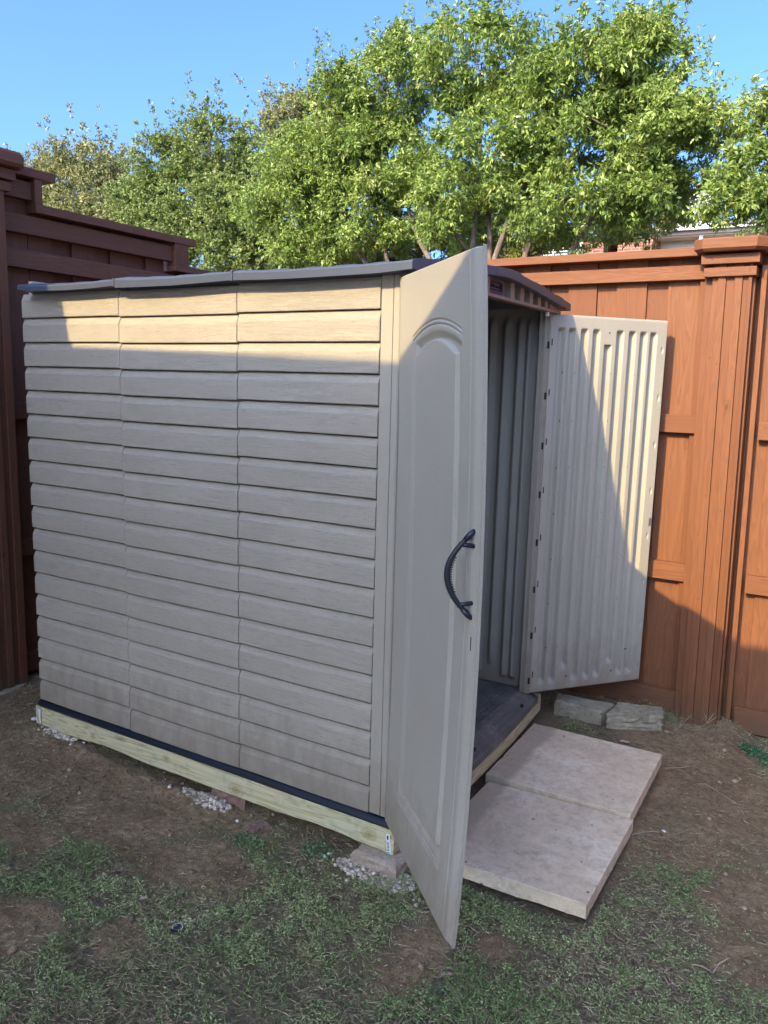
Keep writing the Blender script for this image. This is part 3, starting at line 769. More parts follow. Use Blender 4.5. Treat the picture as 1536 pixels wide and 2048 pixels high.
# ------------------------------------------------------------------ timber base under the shed
base = thing('timber_base', 'pale green treated timber frame under the shed', 'timber frame')
m = MB(); xs = np.linspace(-1.874, .0995, 70); n0 = 0
for x_ in xs:
    wane = .009 * max(0, math.sin((x_ + .47) * 5.2)) ** 3 * (fbm(np.array(x_), np.array(.3), 9) + .3) + .004 * (fbm(np.array(x_), np.array(.7), 25) - .5)
    drop = -.004 * sstep(-.5, -1.8, x_)
    for (yy, zz) in ((-.004, -.034 + drop), (-.008, -.038 + drop), (-.008, -.124 + wane + drop), (-.004 + wane * .8, -.130 + wane * 1.0 + drop), (.03, -.130 + drop), (.03, -.034 + drop)): m.v.append((x_, yy, float(zz)))
for i in range(len(xs) - 1):
    for j in range(6): k2 = (j + 1) % 6; m.face([i * 6 + j, i * 6 + k2, i * 6 + 6 + k2, i * 6 + 6 + j], .5)
m.face(list(range(6)), .5); m.face([(len(xs) - 1) * 6 + j for j in range(6)], .5)
m.build('side_beam', M_LX, base)
m = MB(); ys = np.linspace(-.012, 1.56, 40)
for y_ in ys:
    o_ = .03 * math.sin(math.pi * (y_ + .012) / 1.572)
    for (a, c_) in ((.1005, -.036), (.1005, -.125), (.104, -.128), (.136, -.128), (.1395, -.1245), (.1395, -.0365), (.136, -.033), (.104, -.033)): m.v.append((a + o_, y_, c_))
for i in range(39):
    for j in range(8): k2 = (j + 1) % 8; m.face([i * 8 + j, i * 8 + k2, i * 8 + 8 + k2, i * 8 + 8 + j], .5)
m.face(list(range(8)), .5); m.face([39 * 8 + j for j in range(8)], .5)
fb = m.build('front_beam', M_LY, base)
m = MB(); m.box(-1.874, .0995, 1.52, 1.558, -.128, -.034); m.build('side_beam', M_LX, base)
m = MB(); m.box(-1.913, -1.8745, -.008, 1.556, -.131, -.036); m.build('back_beam', M_LY, base)
def sticker(name, cx, y_, z0, z1, lean, parent):
    s = MB(); hw = .0085
    P4 = [(cx - hw + lean, y_ - .0012, z1), (cx + hw + lean, y_ - .0012, z1), (cx + hw, y_ - .0012, z0), (cx - hw, y_ - .0012, z0)]
    s.v = P4 + [(a, y_ - .0002, c_) for a, _, c_ in P4]; s.f = [[0, 1, 2, 3], [4, 5, 6, 7], [0, 1, 5, 4], [1, 2, 6, 5], [2, 3, 7, 6], [3, 0, 4, 7]]; s.r = [0] * 6
    st = s.build(name, M_WHITE, parent)
    bars = MB(); L = z1 - z0
    for k in range(9):
        t = .16 + .055 * k; wd = .010 if k % 3 else .022
        xa = cx + lean * t; za = z0 + L * t
        bars.box(xa - .0062, xa + .0035, y_ - .0018, y_ - .0013, za, za + L * wd * 1.6)
    bars.box(cx + lean * .85 - .004, cx + lean * .85 + .003, y_ - .0018, y_ - .0013, z0 + L * .72, z0 + L * .93)
    bars.build('barcode', M_BLACK, st)
    g_ = MB(); g_.box(cx - .008, cx + .0055, y_ - .0018, y_ - .0013, z0 + L * .02, z0 + L * .11); g_.build('green_stripe', M_GREEN, st)
    return st
sticker('stapled_tag', .122, -.012, -.127, -.050, -.008, fb)
s2 = MB(); s2.v = [(-1.888, -.014, -.045), (-1.868, -.0145, -.048), (-1.872, -.016, -.085), (-1.868, -.0145, -.118), (-1.879, -.014, -.118), (-1.885, -.0155, -.08)]; s2.f = [[0, 1, 2, 5], [5, 2, 3, 4]]; s2.r = [0, 0]
s2.build('stapled_tag', M_WHITE, base)

# ------------------------------------------------------------------ bricks, stones and slabs
def rough_block(name, label, cat, corners, z0, z1, m_, amp=.004, bev=.01, group=None, layered=False, nz=6):
    """quadrilateral block with worn edges; corners listed round the top"""
    c = np.array(corners, float); n = 16; U = np.linspace(0, 1, n); ctr = c.mean(0)
    rings = []
    per = []
    for i in range(4):
        a, b_ = c[i], c[(i + 1) % 4]
        for t in np.linspace(0, 1, 14, endpoint=False): per.append(a + (b_ - a) * t)
    per = np.array(per); k = len(per)
    levels = [(0, z0)] + [(0, z0 + (z1 - bev - z0) * t) for t in np.linspace(.15, 1, nz)] + [(bev * .35, z1 - bev * .35), (bev * 1.1, z1)] + [(.25, z1), (.5, z1), (.75, z1)]
    v = []
    for li, (ins, z_) in enumerate(levels):
        d = ctr - per; L = np.linalg.norm(d, axis=1, keepdims=True)
        f_ = ins / L if ins < .2 else np.full_like(L, ins)
        p = per + d * f_
        nn = (vnoise(per[:, 0] * 60 + li * 3.1, per[:, 1] * 60) - .5) * 2
        nn2 = (vnoise(per[:, 0] * 22 + li * 2.3 * (3 if layered else 1), per[:, 1] * 22) - .5) * 2
        am = amp if ins < .2 else amp * .4
        off = -d / L * ((nn * am + nn2 * am * (2.2 if layered else 1.2))[:, None]) * (1 if ins < .2 else 0)
        zz = z_ + (nn * am * .5 if li > 0 else 0)
        p = p + off
        v.append(np.concatenate([p, (zz * np.ones(k))[:, None]], 1))
    v = np.concatenate(v); nl = len(levels)
    f = []
    for a in range(nl - 1):
        for i in range(k): j = (i + 1) % k; f.append([a * k + i, a * k + j, (a + 1) * k + j, (a + 1) * k + i])
    f.append(list(range(k))); cidx = len(v); v = np.concatenate([v, [[ctr[0], ctr[1], z1]]])
    for i in range(k): f.append([(nl - 1) * k + i, (nl - 1) * k + (i + 1) % k, cidx])
    me = bpy.data.meshes.new(name); me.from_pydata(v.tolist(), [], f)
    o = finish(me, name, m_, None, False)
    return tag(o, label, cat, group)
def slab(label, x0, y0, s, ang, z1, th, tilt=0):
    ca, sa = math.cos(ang), math.sin(ang); n_ = 90
    U = lines((0, .012, .003), (.012, s - .012, .012), (s - .012, s, .003)); cx, cy = x0 + s / 2, y0 + s / 2
    def fn(a, b_):
        e = np.minimum(np.minimum(a, s - a), np.minimum(b_, s - b_))
        chip = .005 * sstep(.6, .75, fbm(a * 1 + x0, b_ + y0, 40)) * sstep(.008, 0, e) + .0015 * sstep(.004, 0, e)
        wob = .0016 * (fbm(a + 3 * y0, b_, 60) - .5) * sstep(.02, 0, e)
        X = a - s / 2; Y = b_ - s / 2
        X = X + wob; Y = Y - wob
        z = z1 - chip + .0022 * (fbm(a, b_ + y0, 18) - .5) + tilt * X
        return cx + X * ca - Y * sa, cy + X * sa + Y * ca, z
    o = grid_mesh('paving_slab', U, U, fn, M_PAVE, None, smooth=False, thick=(0, 0, -th))
    return tag(o, label, 'paving slab', group='concrete slabs in front of the shed door')
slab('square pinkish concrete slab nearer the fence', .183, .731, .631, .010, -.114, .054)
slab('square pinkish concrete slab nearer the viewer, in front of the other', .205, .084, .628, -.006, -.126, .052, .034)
rough_block('brick', 'worn tan brick propping the near corner of the timber base', 'brick', [(-.012, -.058), (.180, -.062), (.178, .05), (-.012, .05)], -.215, -.132, M_BRICK, bev=.014)
rough_block('brick', 'reddish brown brick halfway along the timber base, beside gravel', 'brick', [(-.765, .005), (-.585, .008), (-.585, .1), (-.765, .1)], -.215, -.136, M_BRICKR, bev=.01)
rough_block('brick', 'dark brick hidden under the left end of the timber base', 'brick', [(-1.83, .008), (-1.65, .008), (-1.65, .1), (-1.83, .1)], -.2, -.136, M_BRICKR, bev=.01)
rough_block('brick_shard', 'small broken brown brick piece on the soil beside the gravel', 'brick', [(-.505, -.085), (-.435, -.115), (-.405, -.045), (-.455, -.03)], -.2, -.168, M_BRICKR, amp=.006, bev=.006)
rough_block('retaining_stone', 'smooth grey block lying under the ribbed door', 'stone block', [(.150, 1.80), (.175, 1.685), (.437, 1.672), (.462, 1.80), (.30, 1.925)][:1] + [(.175, 1.69), (.436, 1.675), (.462, 1.83)], -.24, -.105, M_STONE, amp=.002, bev=.012, group='grey blocks by the fence')
rough_block('retaining_stone', 'split-faced grey block right of the smooth block, by the fence post', 'stone block', [(.466, 1.665), (.722, 1.80), (.700, 1.93), (.470, 1.862)], -.24, -.105, M_STONE, amp=.005, bev=.008, group='grey blocks by the fence', layered=True, nz=9)

# ------------------------------------------------------------------ fences
LEAN = .016
def lx(x, y, z): return (x + LEAN * (2.1 - z), y, z)
fence = thing('wood_fence', 'sunlit reddish brown board fence with a square post, behind the ribbed door', 'fence', (0, 2.15, 0))
def fpart(mm, name, m_, parent):
    """mesh coordinates are world; shift to the parent's frame, with the slight lean of the fence"""
    mm.v = [(x + LEAN * (2.1 - z), y, z) for x, y, z in mm.v]
    o = mm.build(name, m_, None)
    p = parent; o.parent = p; bpy.context.view_layer.update(); o.matrix_parent_inverse = p.matrix_world.inverted(); return o
bpy.context.view_layer.update()
pk = MB()
rx = .669
xs = []
k = -6
while True:
    x1 = rx + .269 * k; x0 = x1 - .160
    if x1 > 5: break
    if not (x0 < 1.0 and x1 > .72):
        pk.box(x0, x1, 2.118, 2.134, -.30, 2.256, bev=.0015)
    pk.box(x1 - .012, x1 + .269 - .16 + .012, 2.135, 2.150, -.30, 2.256)
    k += 1
k = -7
while rx + .269 * k > -2.7:
    x1 = rx + .269 * k; pk.box(x1 - .16, x1, 2.118, 2.134, -.3, 2.256); pk.box(x1 - .012, x1 + .121, 2.135, 2.150, -.3, 2.256); k -= 1
fpart(pk, 'pickets', M_WZ, fence)
def rail(x0, x1, z0, z1, y0=2.068, y1=2.117):
    m = MB(); m.box(x0, x1, y0, y1, z0, z1, bev=.002); return fpart(m, 'rail', M_WX, fence)
for a, b_ in ((-2.6, .70), (1.0, 5.0)):
    for z0, z1 in ((1.362, 1.456), (.564, .660), (-.19, -.06)):
        dz = 0 if a < 0 else -.016
        rail(a, b_, z0 + dz, z1 + dz, 2.08 if a > 0 else 2.070)
    rail(a, b_, 2.146, 2.217, 2.074, 2.117)
m = MB(); m.box(.985, 5, 2.09, 2.116, -.36, -.215, bev=.003); fpart(m, 'kick_board', M_WX, fence)
m = MB(); m.box(-2.6, .70, 2.09, 2.116, -.33, -.21, bev=.003); fpart(m, 'kick_board', M_WX, fence)
m = MB(); m.box(-2.7, .675, 2.035, 2.24, 2.257, 2.299, bev=.003); fpart(m, 'cap_rail', M_WX, fence)
m = MB(); m.box(.97, 5.0, 2.035, 2.24, 2.262, 2.304, bev=.003); fpart(m, 'cap_rail', M_WX, fence)
m = MB(); m.box(.671, .7035, 2.095, 2.117, -.3, 2.235, bev=.002); fpart(m, 'side_board', M_WZ, fence)
post = MB()
post.box(.7045, .742, 2.03, 2.20, -.32, 2.24, bev=.002)
post.box(.7425, .925, 2.012, 2.20, -.32, 2.24)
fr_ = [(.7425, .770, 2.006), (.770, .808, 1.994), (.808, .846, 2.006), (.846, .884, 1.994), (.884, .908, 2.006), (.908, .927, 1.992)]
for a, b_, y_ in fr_: post.box(a + .0006, b_ - .0006, y_, y_ + .018, -.34, 2.21, bev=.0012)
for yy in (2.03, 2.085, 2.14): post.box(.9262, .9375, yy, yy + .035, -.32, 2.21)
po = fpart(post, 'post', M_WZ, fence)
m = MB(); m.box(.960, .985, 2.062, 2.117, -.32, 2.2, bev=.002); fpart(m, 'side_board', M_WZ, fence)
m = MB(); m.box(.704, .945, 1.976, 2.2, 2.144, 2.187, bev=.002); fpart(m, 'trim_band', M_WX, po)
m = MB(); m.box(.690, .957, 1.962, 2.2, 2.203, 2.248, bev=.002); fpart(m, 'trim_band', M_WX, po)
m = MB(); X0, X1, Y0, Y1, c_ = .655, .99, 1.905, 2.27, .045
for ins, za, zb in ((.0, 2.272, 2.318),):
    pts = [(X0 + c_, Y0), (X1 - c_, Y0), (X1, Y0 + c_), (X1, Y1 - c_), (X1 - c_, Y1), (X0 + c_, Y1), (X0, Y1 - c_), (X0, Y0 + c_)]
    n0 = len(m.v)
    cx_, cy_ = (X0 + X1) / 2, (Y0 + Y1) / 2
    for s_, z_ in ((.93, 2.258), (1, 2.270), (1, 2.311), (.985, 2.318), (.6, 2.326)):
        for px_, py_ in pts: m.v.append((cx_ + (px_ - cx_) * s_, cy_ + (py_ - cy_) * s_, z_))
    for a in range(4):
        for i in range(8): j = (i + 1) % 8; m.face([n0 + a * 8 + i, n0 + a * 8 + j, n0 + a * 8 + 8 + j, n0 + a * 8 + 8 + i], .4)
    m.face([n0 + i for i in range(8)], .4); m.face([n0 + 32 + i for i in range(8)], .4)
fpart(m, 'post_cap', M_WX, po)
for x_, y_, z_ in [(.735, 1.961, 2.232), (.742, 1.961, 2.226), (.915, 1.961, 2.233), (.915, 1.975, 2.168), (.79, 1.993, 1.72), (.865, 1.993, 1.7), (.755, 2.005, 1.75), (.79, 1.993, 1.05), (.865, 1.993, .98), (.79, 1.993, .5)]:
    m = MB(); m.box(x_ - .0025, x_ + .0025, y_, y_ + .003, z_ - .0025, z_ + .0025); fpart(m, 'nail', M_HOLE, po)

LEAN = 0.0
fence2 = thing('wood_fence', 'shaded dark brown stepped board fence at the left edge of the photo', 'fence', (-2.55, 1, 0))
bpy.context.view_layer.update()
pk = MB(); k = 0
y1 = 2.1
edges = [.531, .815, 1.091, 1.37, 1.65, 1.93]
for i, e in enumerate([-3.05 + .277 * j for j in range(12)] + edges):
    top = 2.611 if e < .3 else 2.436
    if e > 1.5: top = 2.2615
    pk.box(-2.572, -2.556, e, e + .155, -.25, top, bev=.0015); pk.box(-2.59, -2.575, e - .13, e + .01, -.25, top)
pk.box(-2.572, -2.556, 2.08, 2.16, -.25, 2.28)
fpart(pk, 'pickets', M_DWZ, fence2)
def rail2(y0, y1, z0, z1, x1=-2.5, x0=-2.555, name='rail'):
    m = MB(); m.box(x0, x1, y0, y1, z0, z1, bev=.002); return fpart(m, name, M_DWY, fence2)
m = MB(); m.box(-2.572, -2.556, .302, .527, -.25, 2.611, bev=.0015); fpart(m, 'pickets', M_DWZ, fence2)
rail2(.302, .527, 2.500, 2.590)
rail2(.30, 1.548, 2.322, 2.416); rail2(.30, 2.10, 2.142, 2.237)
for z0, z1 in ((1.336, 1.425), (.569, .661), (-.11, .0)): rail2(.30, 2.10, z0, z1)
rail2(-3, .12, 2.50, 2.59); rail2(-3, .12, 1.336, 1.425); rail2(-3, .12, .569, .661)
rail2(1.66, 2.1, 2.215, 2.262, -2.505)
rail2(.528, 1.733, 2.437, 2.482, -2.47, -2.60, 'cap_rail')
rail2(.29, .656, 2.611, 2.657, -2.468, -2.60, 'cap_rail'); rail2(-3, .29, 2.613, 2.655, -2.47, -2.60, 'cap_rail')
rail2(1.548, 2.06, 2.262, 2.300, -2.47, -2.60, 'cap_rail')
m = MB(); m.box(-2.60, -2.474, .528, .574, 2.483, 2.610, bev=.002); fpart(m, 'step_board', M_DWZ, fence2)
m = MB(); m.box(-2.60, -2.474, 1.549, 1.668, 2.301, 2.436, bev=.002); fpart(m, 'step_board', M_DWZ, fence2)
post = MB(); post.box(-2.62, -2.44, .126, .299, -.20, 2.52)
for a, b_, x_ in ((.122, .150, -2.418), (.150, .188, -2.43), (.188, .226, -2.418), (.226, .262, -2.43), (.262, .306, -2.418)):
    post.box(x_ - .018, x_, a + .0006, b_ - .0006, -.19, 2.50, bev=.0012)
post.box(-2.47, -2.436, .3005, .318, -.19, 2.5, bev=.001); post.box(-2.50, -2.472, .3005, .312, -.19, 2.5, bev=.001)
po2 = fpart(post, 'post', M_DWZ, fence2)
m = MB(); m.box(-2.63, -2.405, .08, .338, 2.497, 2.543, bev=.002); fpart(m, 'trim_band', M_DWY, po2)
m = MB(); m.box(-2.64, -2.392, .06, .360, 2.553, 2.605, bev=.002); fpart(m, 'trim_band', M_DWY, po2)
m = MB(); X0, X1, Y0, Y1, c_ = -2.70, -2.34, .03, .405, .045; n0 = 0
pts = [(X0 + c_, Y0), (X1 - c_, Y0), (X1, Y0 + c_), (X1, Y1 - c_), (X1 - c_, Y1), (X0 + c_, Y1), (X0, Y1 - c_), (X0, Y0 + c_)]
cx_, cy_ = (X0 + X1) / 2, (Y0 + Y1) / 2
for s_, z_ in ((.93, 2.612), (1, 2.628), (1, 2.672), (.97, 2.684), (.6, 2.692)):
    for px_, py_ in pts: m.v.append((cx_ + (px_ - cx_) * s_, cy_ + (py_ - cy_) * s_, z_))
for a in range(4):
    for i in range(8): j = (i + 1) % 8; m.face([a * 8 + i, a * 8 + j, a * 8 + 8 + j, a * 8 + 8 + i], .4)
m.face(list(range(8)), .4); m.face([32 + i for i in range(8)], .4)
fpart(m, 'post_cap', M_DWY, po2)
m = MB(); m.tube([(-2.52, .2, -.26), (-2.52, .2, -.13)], .14, 14)
fpart(m, 'footing', M_STONE, po2)

# ------------------------------------------------------------------ trees
M_BARK, nt, b = mat('grey_brown_bark')
g = noise(nt, coords(nt, (6, 6, 1.5)), 3, 5, .65)
c = ramp(nt, g, [(.3, (.085, .065, .05)), (.5, (.17, .13, .10)), (.7, (.27, .215, .165))]); nt.links.new(c, b.inputs['Base Color']); b.inputs['Roughness'].default_value = .9
bump(nt, b, g, .6, .02)
M_OAK = leaf_material("oak_leaf", [(0, (.055, .095, .03)), (.32, (.13, .20, .045)), (.55, (.235, .335, .07)), (.78, (.39, .47, .12)), (.92, (.54, .57, .22)), (1, (.55, .42, .2))], .4, .36, .35)
M_ELM = leaf_material('elm_leaf', [(0, (.06, .10, .035)), (.4, (.15, .21, .065)), (.75, (.27, .33, .11)), (1, (.42, .44, .2))], .36, .45)
M_PALE = leaf_material('pale_leaf', [(0, (.10, .125, .05)), (.4, (.22, .235, .10)), (.75, (.36, .35, .17)), (1, (.48, .41, .24))], .3, .5)
def crown_points(ells, Y, dy, nclump, rc):
    """clump centres scattered through a union of ellipsoids (x, z, rx, rz), biased outwards"""
    vol = np.array([e[2] * e[3] for e in ells]); pick = RNG.choice(len(ells), nclump, p=vol / vol.sum())
    d = rdir(nclump); rad = RNG.uniform(.35, 1.0, nclump) ** .45
    e = np.array(ells)[pick]
    c_ = np.stack([e[:, 0] + d[:, 0] * rad * e[:, 2], Y + d[:, 1] * rad * dy, e[:, 1] + d[:, 2] * rad * e[:, 3]], 1)
    return c_, RNG.uniform(.3, 1.15, nclump) ** 1.3 * rc * 1.1
def tree(name, label, cat, ells, Y, dy, stems, m_leaf, nclump, per, rc, L, Wd, droop, base_z=-.2, trunk_r=.09, spread=.7, sprigs=0, limbs=30, gaps=()):
    sx = np.mean([s[0][0] for s in stems]); t = thing(name, label, cat, (float(sx), Y, base_z), group='trees beyond the fence')
    bpy.context.view_layer.update()
    cc, cr_ = crown_points(ells, Y, dy, nclump, rc)
    n = nclump * per
    ci = np.repeat(np.arange(nclump), per)
    d = rdir(n); rad = RNG.random(n) ** .55
    squash = np.array([1, 1, .78])
    P = cc[ci] + d * rad[:, None] * cr_[ci][:, None] * squash
    nl = int(n * .14); lc, _ = crown_points(ells, Y, dy, nl, rc); pick = RNG.choice(n, nl, replace=False)
    P[pick] = lc + RNG.normal(size=(nl, 3)) * .05
    if sprigs:   # wispy shoots standing out of the outline
        si = RNG.choice(nclump, sprigs); dirs = (cc[si] - cc.mean(0)); dirs /= np.linalg.norm(dirs, axis=1, keepdims=True)
        dirs = dirs + rdir(sprigs) * .35 + np.array([0, 0, .75]); dirs /= np.linalg.norm(dirs, axis=1, keepdims=True)
        ln = RNG.uniform(.5, 1.3, sprigs) * rc * 1.8; k_ = 34
        tt = RNG.random((sprigs, k_)) ** .8
        Q = cc[si][:, None] + dirs[:, None] * (cr_[si][:, None, None] * .4 + ln[:, None, None] * tt[:, :, None]) + RNG.normal(size=(sprigs, k_, 3)) * (L * .55) * (1.15 - tt[:, :, None])
        P = np.concatenate([P, Q.reshape(-1, 3)]); d = np.concatenate([d, np.repeat(dirs, k_, 0)]); n = len(P)
    k5 = 6; n = n // k5 * k5; P = P[:n]; d = d[:n]; sel = (np.arange(n) // k5) * k5
    P = P[sel] + RNG.normal(size=(n, 3)) * L * .2; tuft_dir = (d * .7 + rdir(n) * .5)[sel]
    D = tuft_dir + rdir(n) * spread * 1.25 + np.array([0, 0, -droop])
    keep = np.ones(n, bool)
    for gx, gz_, ga, gb2 in gaps: keep &= ~(np.hypot((P[:, 0] - gx) / ga, (P[:, 2] - gz_) / gb2) < RNG.uniform(.75, 1.2, n))
    cl = np.concatenate([RNG.random(nclump)[ci], RNG.random(len(P) + len(ci))])[:n]
    hue = np.clip(.2 * RNG.random(n) + .36 * RNG.random(n)[sel] + .46 * cl, 0, 1)
    P = P[keep]; D = D[keep]; hue = hue[keep]; n = len(P)
    cro = quads('crown', P, D, rdir(n), RNG.uniform(.7, 1.25, n) * L, RNG.uniform(.7, 1.2, n) * Wd, hue, m_leaf, None, bend=.1)
    cro.parent = t; cro.matrix_parent_inverse = t.matrix_world.inverted()
    tr = MB(); nodes = []
    for s in stems:
        pts = [Vector((s[0][0], Y + s[0][1], base_z))] + [Vector((a, Y + b2, c2)) for a, b2, c2 in s[1:]]
        out = []
        for i in range(len(pts) - 1):
            for q in range(6):
                tq = q / 6; p = pts[i].lerp(pts[i + 1], tq) + Vector(tuple(RNG.normal(size=3) * .012)); out.append(p)
        out.append(pts[-1]); r_ = np.linspace(trunk_r, trunk_r * .33, len(out))
        tr.tube(out, [float(a) for a in r_], 9); nodes += [(p, float(a)) for p, a in zip(out[len(out) // 3:], r_[len(out) // 3:])]
    for i in RNG.choice(nclump, min(nclump, limbs), replace=False):
        c2 = Vector(tuple(cc[i])); cand = [q for q in nodes if q[0].z < c2.z + .1] or nodes
        p, r1 = min(cand, key=lambda q: (q[0] - c2).length + .25 * abs(q[0].z - c2.z + .5)); md = p.lerp(c2, .5) + Vector((0, 0, .12)) + Vector(tuple(RNG.normal(size=3) * .05))
        tr.tube([p, p.lerp(md, .5), md, c2], [r1 * .55, r1 * .42, r1 * .3, .008], 6)
    tro = tr.build('trunk', M_BARK, None, smooth=True, fix=False)
    tro.parent = t; tro.matrix_parent_inverse = t.matrix_world.inverted()
    return t
A_ = [(-3.13, 5.6, 0.72, 0.62), (-1.7, 5.15, 0.87, 0.55), (-1.07, 5.2, 0.42, 0.5), (-2.8, 4.61, 0.75, 0.6), (-1.64, 4.36, 0.95, 0.55), (-0.73, 4.40, 0.55, 0.5), (-0.31, 4.42, 0.30, 0.36), (-1.18, 3.85, 0.72, 0.33), (-2.36, 3.95, 0.6, 0.3), (-0.85, 3.7, .45, .22), (-3.3, 4.0, .5, .4), (-1.7, 3.65, .55, .25), (-3.45, 3.5, .35, .22), (-2.15, 3.5, .3, .16), (-.5, 3.75, .35, .25)]
tree('oak_tree', 'tall bright green tree with several bare stems behind the fence at right', 'tree', A_, 7.5, .85,
     [((-2.75, 0), (-3.12, .0, 3.2), (-3.08, 0, 4.2), (-3.1, 0, 5.4)), ((-2.6, .1), (-2.92, .1, 3.15), (-2.98, .1, 4.3), (-2.6, .1, 5.2)), ((-2.6, -.1), (-2.78, -.1, 3.1), (-2.5, -.1, 3.9), (-1.9, 0, 5.2)),
      ((-2.4, .05), (-2.45, .05, 3.1), (-2.2, 0, 3.9), (-1.7, .1, 4.6)), ((-2.3, 0), (-1.85, 0, 3.1), (-1.28, -.2, 3.95), (-.8, -.1, 4.7))],
     M_OAK, 385, 380, .26, .066, .024, .55, trunk_r=.05, sprigs=260, limbs=60, gaps=[(-.41, 3.71, .18, .15), (-.45, 3.34, .50, .12), (-1.57, 3.26, .13, .07), (-2.0, 3.24, .3, .08), (-1.48, 4.15, .2, .11), (-3.75, 4.88, .11, .17), (-3.68, 3.27, .2, .12), (-3.32, 3.81, .09, .06)])
B_ = [(-5.12, 5.85, 0.7, 0.72), (-5.74, 5.85, 0.40, 0.45), (-4.62, 6.1, 0.22, 0.45), (-6.28, 4.92, .95, 0.6), (-5.17, 4.8, 0.9, 0.6), (-6.77, 4.28, 0.85, 0.7), (-5.6, 4.05, 0.7, 0.42), (-4.5, 4.5, 0.42, 0.45), (-6.4, 3.6, .6, .3), (-5.2, 3.75, .4, .2)]
tree('oak_tree', 'broad green tree left of the tallest one, its lower limbs bare above the shed roof', 'tree', B_, 8.5, .85,
     [((-4.7, 0), (-4.8, 0, 2.9), (-5.2, 0, 3.95), (-5.6, 0, 5.3)), ((-4.4, 0), (-4.22, 0, 3.3), (-4.6, .0, 3.9), (-5.0, .1, 5.6)), ((-5.0, .1), (-5.3, .1, 3.2), (-6.0, 0, 4.2), (-6.6, .1, 4.9))],
     M_OAK, 350, 350, .27, .068, .0245, .5, trunk_r=.052, sprigs=190, limbs=45, gaps=[(-4.27, 5.22, .12, .19), (-4.2, 3.44, .22, .13), (-5.68, 3.43, .22, .09), (-3.81, 4.04, .1, .08)])
C_ = [(-9.98, 5.85, 1.0, 0.8), (-11.19, 5.9, 0.6, 0.4), (-10.66, 4.87, 1.35, 0.95), (-9.22, 4.76, 1.05, 0.95), (-11.9, 5.0, 0.6, 0.5), (-9.6, 3.9, 1.4, .6)]
tree('elm_tree', 'darker fine-leaved tree with feathery top, middle left of the tree line', 'tree', C_, 10, .9, [((-10, 0), (-10.1, 0, 4), (-10, 0, 6)), ((-10, .1), (-9.6, .1, 4), (-9.1, 0, 5.2))],
     M_ELM, 400, 230, .36, .07, .032, .1, trunk_r=.10, sprigs=230, limbs=40)
C2_ = [(-10.19, 7.35, 0.9, 0.55), (-9.5, 7.45, 0.5, 0.45), (-9.9, 6.7, 1.2, .7), (-8.7, 6.6, .8, .6)]
tree('elm_tree', 'greyish thin-leaved treetop rising behind the darker fine-leaved tree', 'tree', C2_, 13, .8, [((-10, 0), (-10, 0, 5), (-9.9, 0, 7.4))], M_PALE, 150, 170, .36, .075, .032, .1, sprigs=90, limbs=40)
D_ = [(-17.48, 6.5, 1.6, 0.8), (-18.92, 6.9, 0.75, 0.6), (-17.24, 7.2, 0.7, 0.5), (-16.09, 6.75, 0.65, 0.55), (-16.53, 5.77, 1.7, 0.55), (-15.3, 5.6, 1.0, .6), (-14.3, 5.5, .9, .7)]
tree('elm_tree', 'yellowish sparse tree above the left fence, farthest left of the trees', 'tree', D_, 13, 1.0, [((-17.3, 0), (-17.3, 0, 5), (-17.2, 0, 7)), ((-17.2, .1), (-16.6, 0, 5), (-16.1, 0, 6.7))], M_PALE, 240, 190, .42, .095, .045, .05, trunk_r=.1, sprigs=210, limbs=60)
E_ = [(0.30, 3.66, 0.25, 0.38), (0.34, 4.15, 0.14, 0.27), (0.08, 3.38, 0.28, 0.15), (0.5, 3.4, 0.28, 0.23), (.75, 3.9, .35, .6)]
tree('small_oak_tree', 'green branch tips of a small tree at the right edge above the fence post', 'tree', E_, 6.5, .4, [((.75, 0), (.75, 0, 2.6), (.6, 0, 3.9))], M_OAK, 90, 220, .17, .065, .021, .4, trunk_r=.045, sprigs=45, limbs=24, gaps=[(-.22, 3.5, .15, .13)])

F_ = [(-7.6, 4.15, 0.8, 0.5), (-6.3, 3.95, 0.9, 0.5), (-5.0, 4.3, 0.9, 0.65), (-3.75, 4.15, 0.7, 0.5), (-2.8, 4.1, 0.85, 0.45), (-8.8, 4.0, .9, .5), (-1.9, 4.2, .6, .4)]
tree('oak_tree', 'darker green tree filling the gaps low down behind the two bright oaks', 'tree', F_, 11, .7, [((-5, 0), (-5.0, 0, 3), (-6.2, 0, 4.2)), ((-4.8, 0), (-4.6, 0, 3), (-3.4, 0, 4.2))],
     M_ELM, 230, 200, .36, .10, .04, .3, trunk_r=.08, sprigs=20, limbs=50, gaps=[(-1.07, 4.47, .3, .24), (-1.1, 3.92, .75, .2), (-2.63, 3.8, .22, .16), (-3.23, 3.8, .42, .15), (-5.5, 3.86, .27, .16), (-7.32, 3.85, .25, .1), (-2.51, 5.05, .26, .15)])

# ------------------------------------------------------------------ brick house beyond the trees
M_HB, nt, b = mat('red_brick_wall')
bt = nt.nodes.new('ShaderNodeTexBrick'); bt.inputs['Scale'].default_value = 1
bt.inputs['Color1'].default_value = (.30, .11, .065, 1); bt.inputs['Color2'].default_value = (.19, .065, .045, 1); bt.inputs['Mortar'].default_value = (.36, .29, .23, 1)
bt.inputs['Brick Width'].default_value = .21; bt.inputs['Row Height'].default_value = .075; bt.inputs['Mortar Size'].default_value = .006
tc = nt.nodes.new('ShaderNodeTexCoord'); sx_ = nt.nodes.new('ShaderNodeSeparateXYZ'); cb = nt.nodes.new('ShaderNodeCombineXYZ')
nt.links.new(tc.outputs['Object'], sx_.inputs[0]); ad = math_(nt, 'ADD', sx_.outputs[0], sx_.outputs[1]); nt.links.new(ad, cb.inputs[0]); nt.links.new(sx_.outputs[2], cb.inputs[1]); nt.links.new(cb.outputs[0], bt.inputs['Vector'])
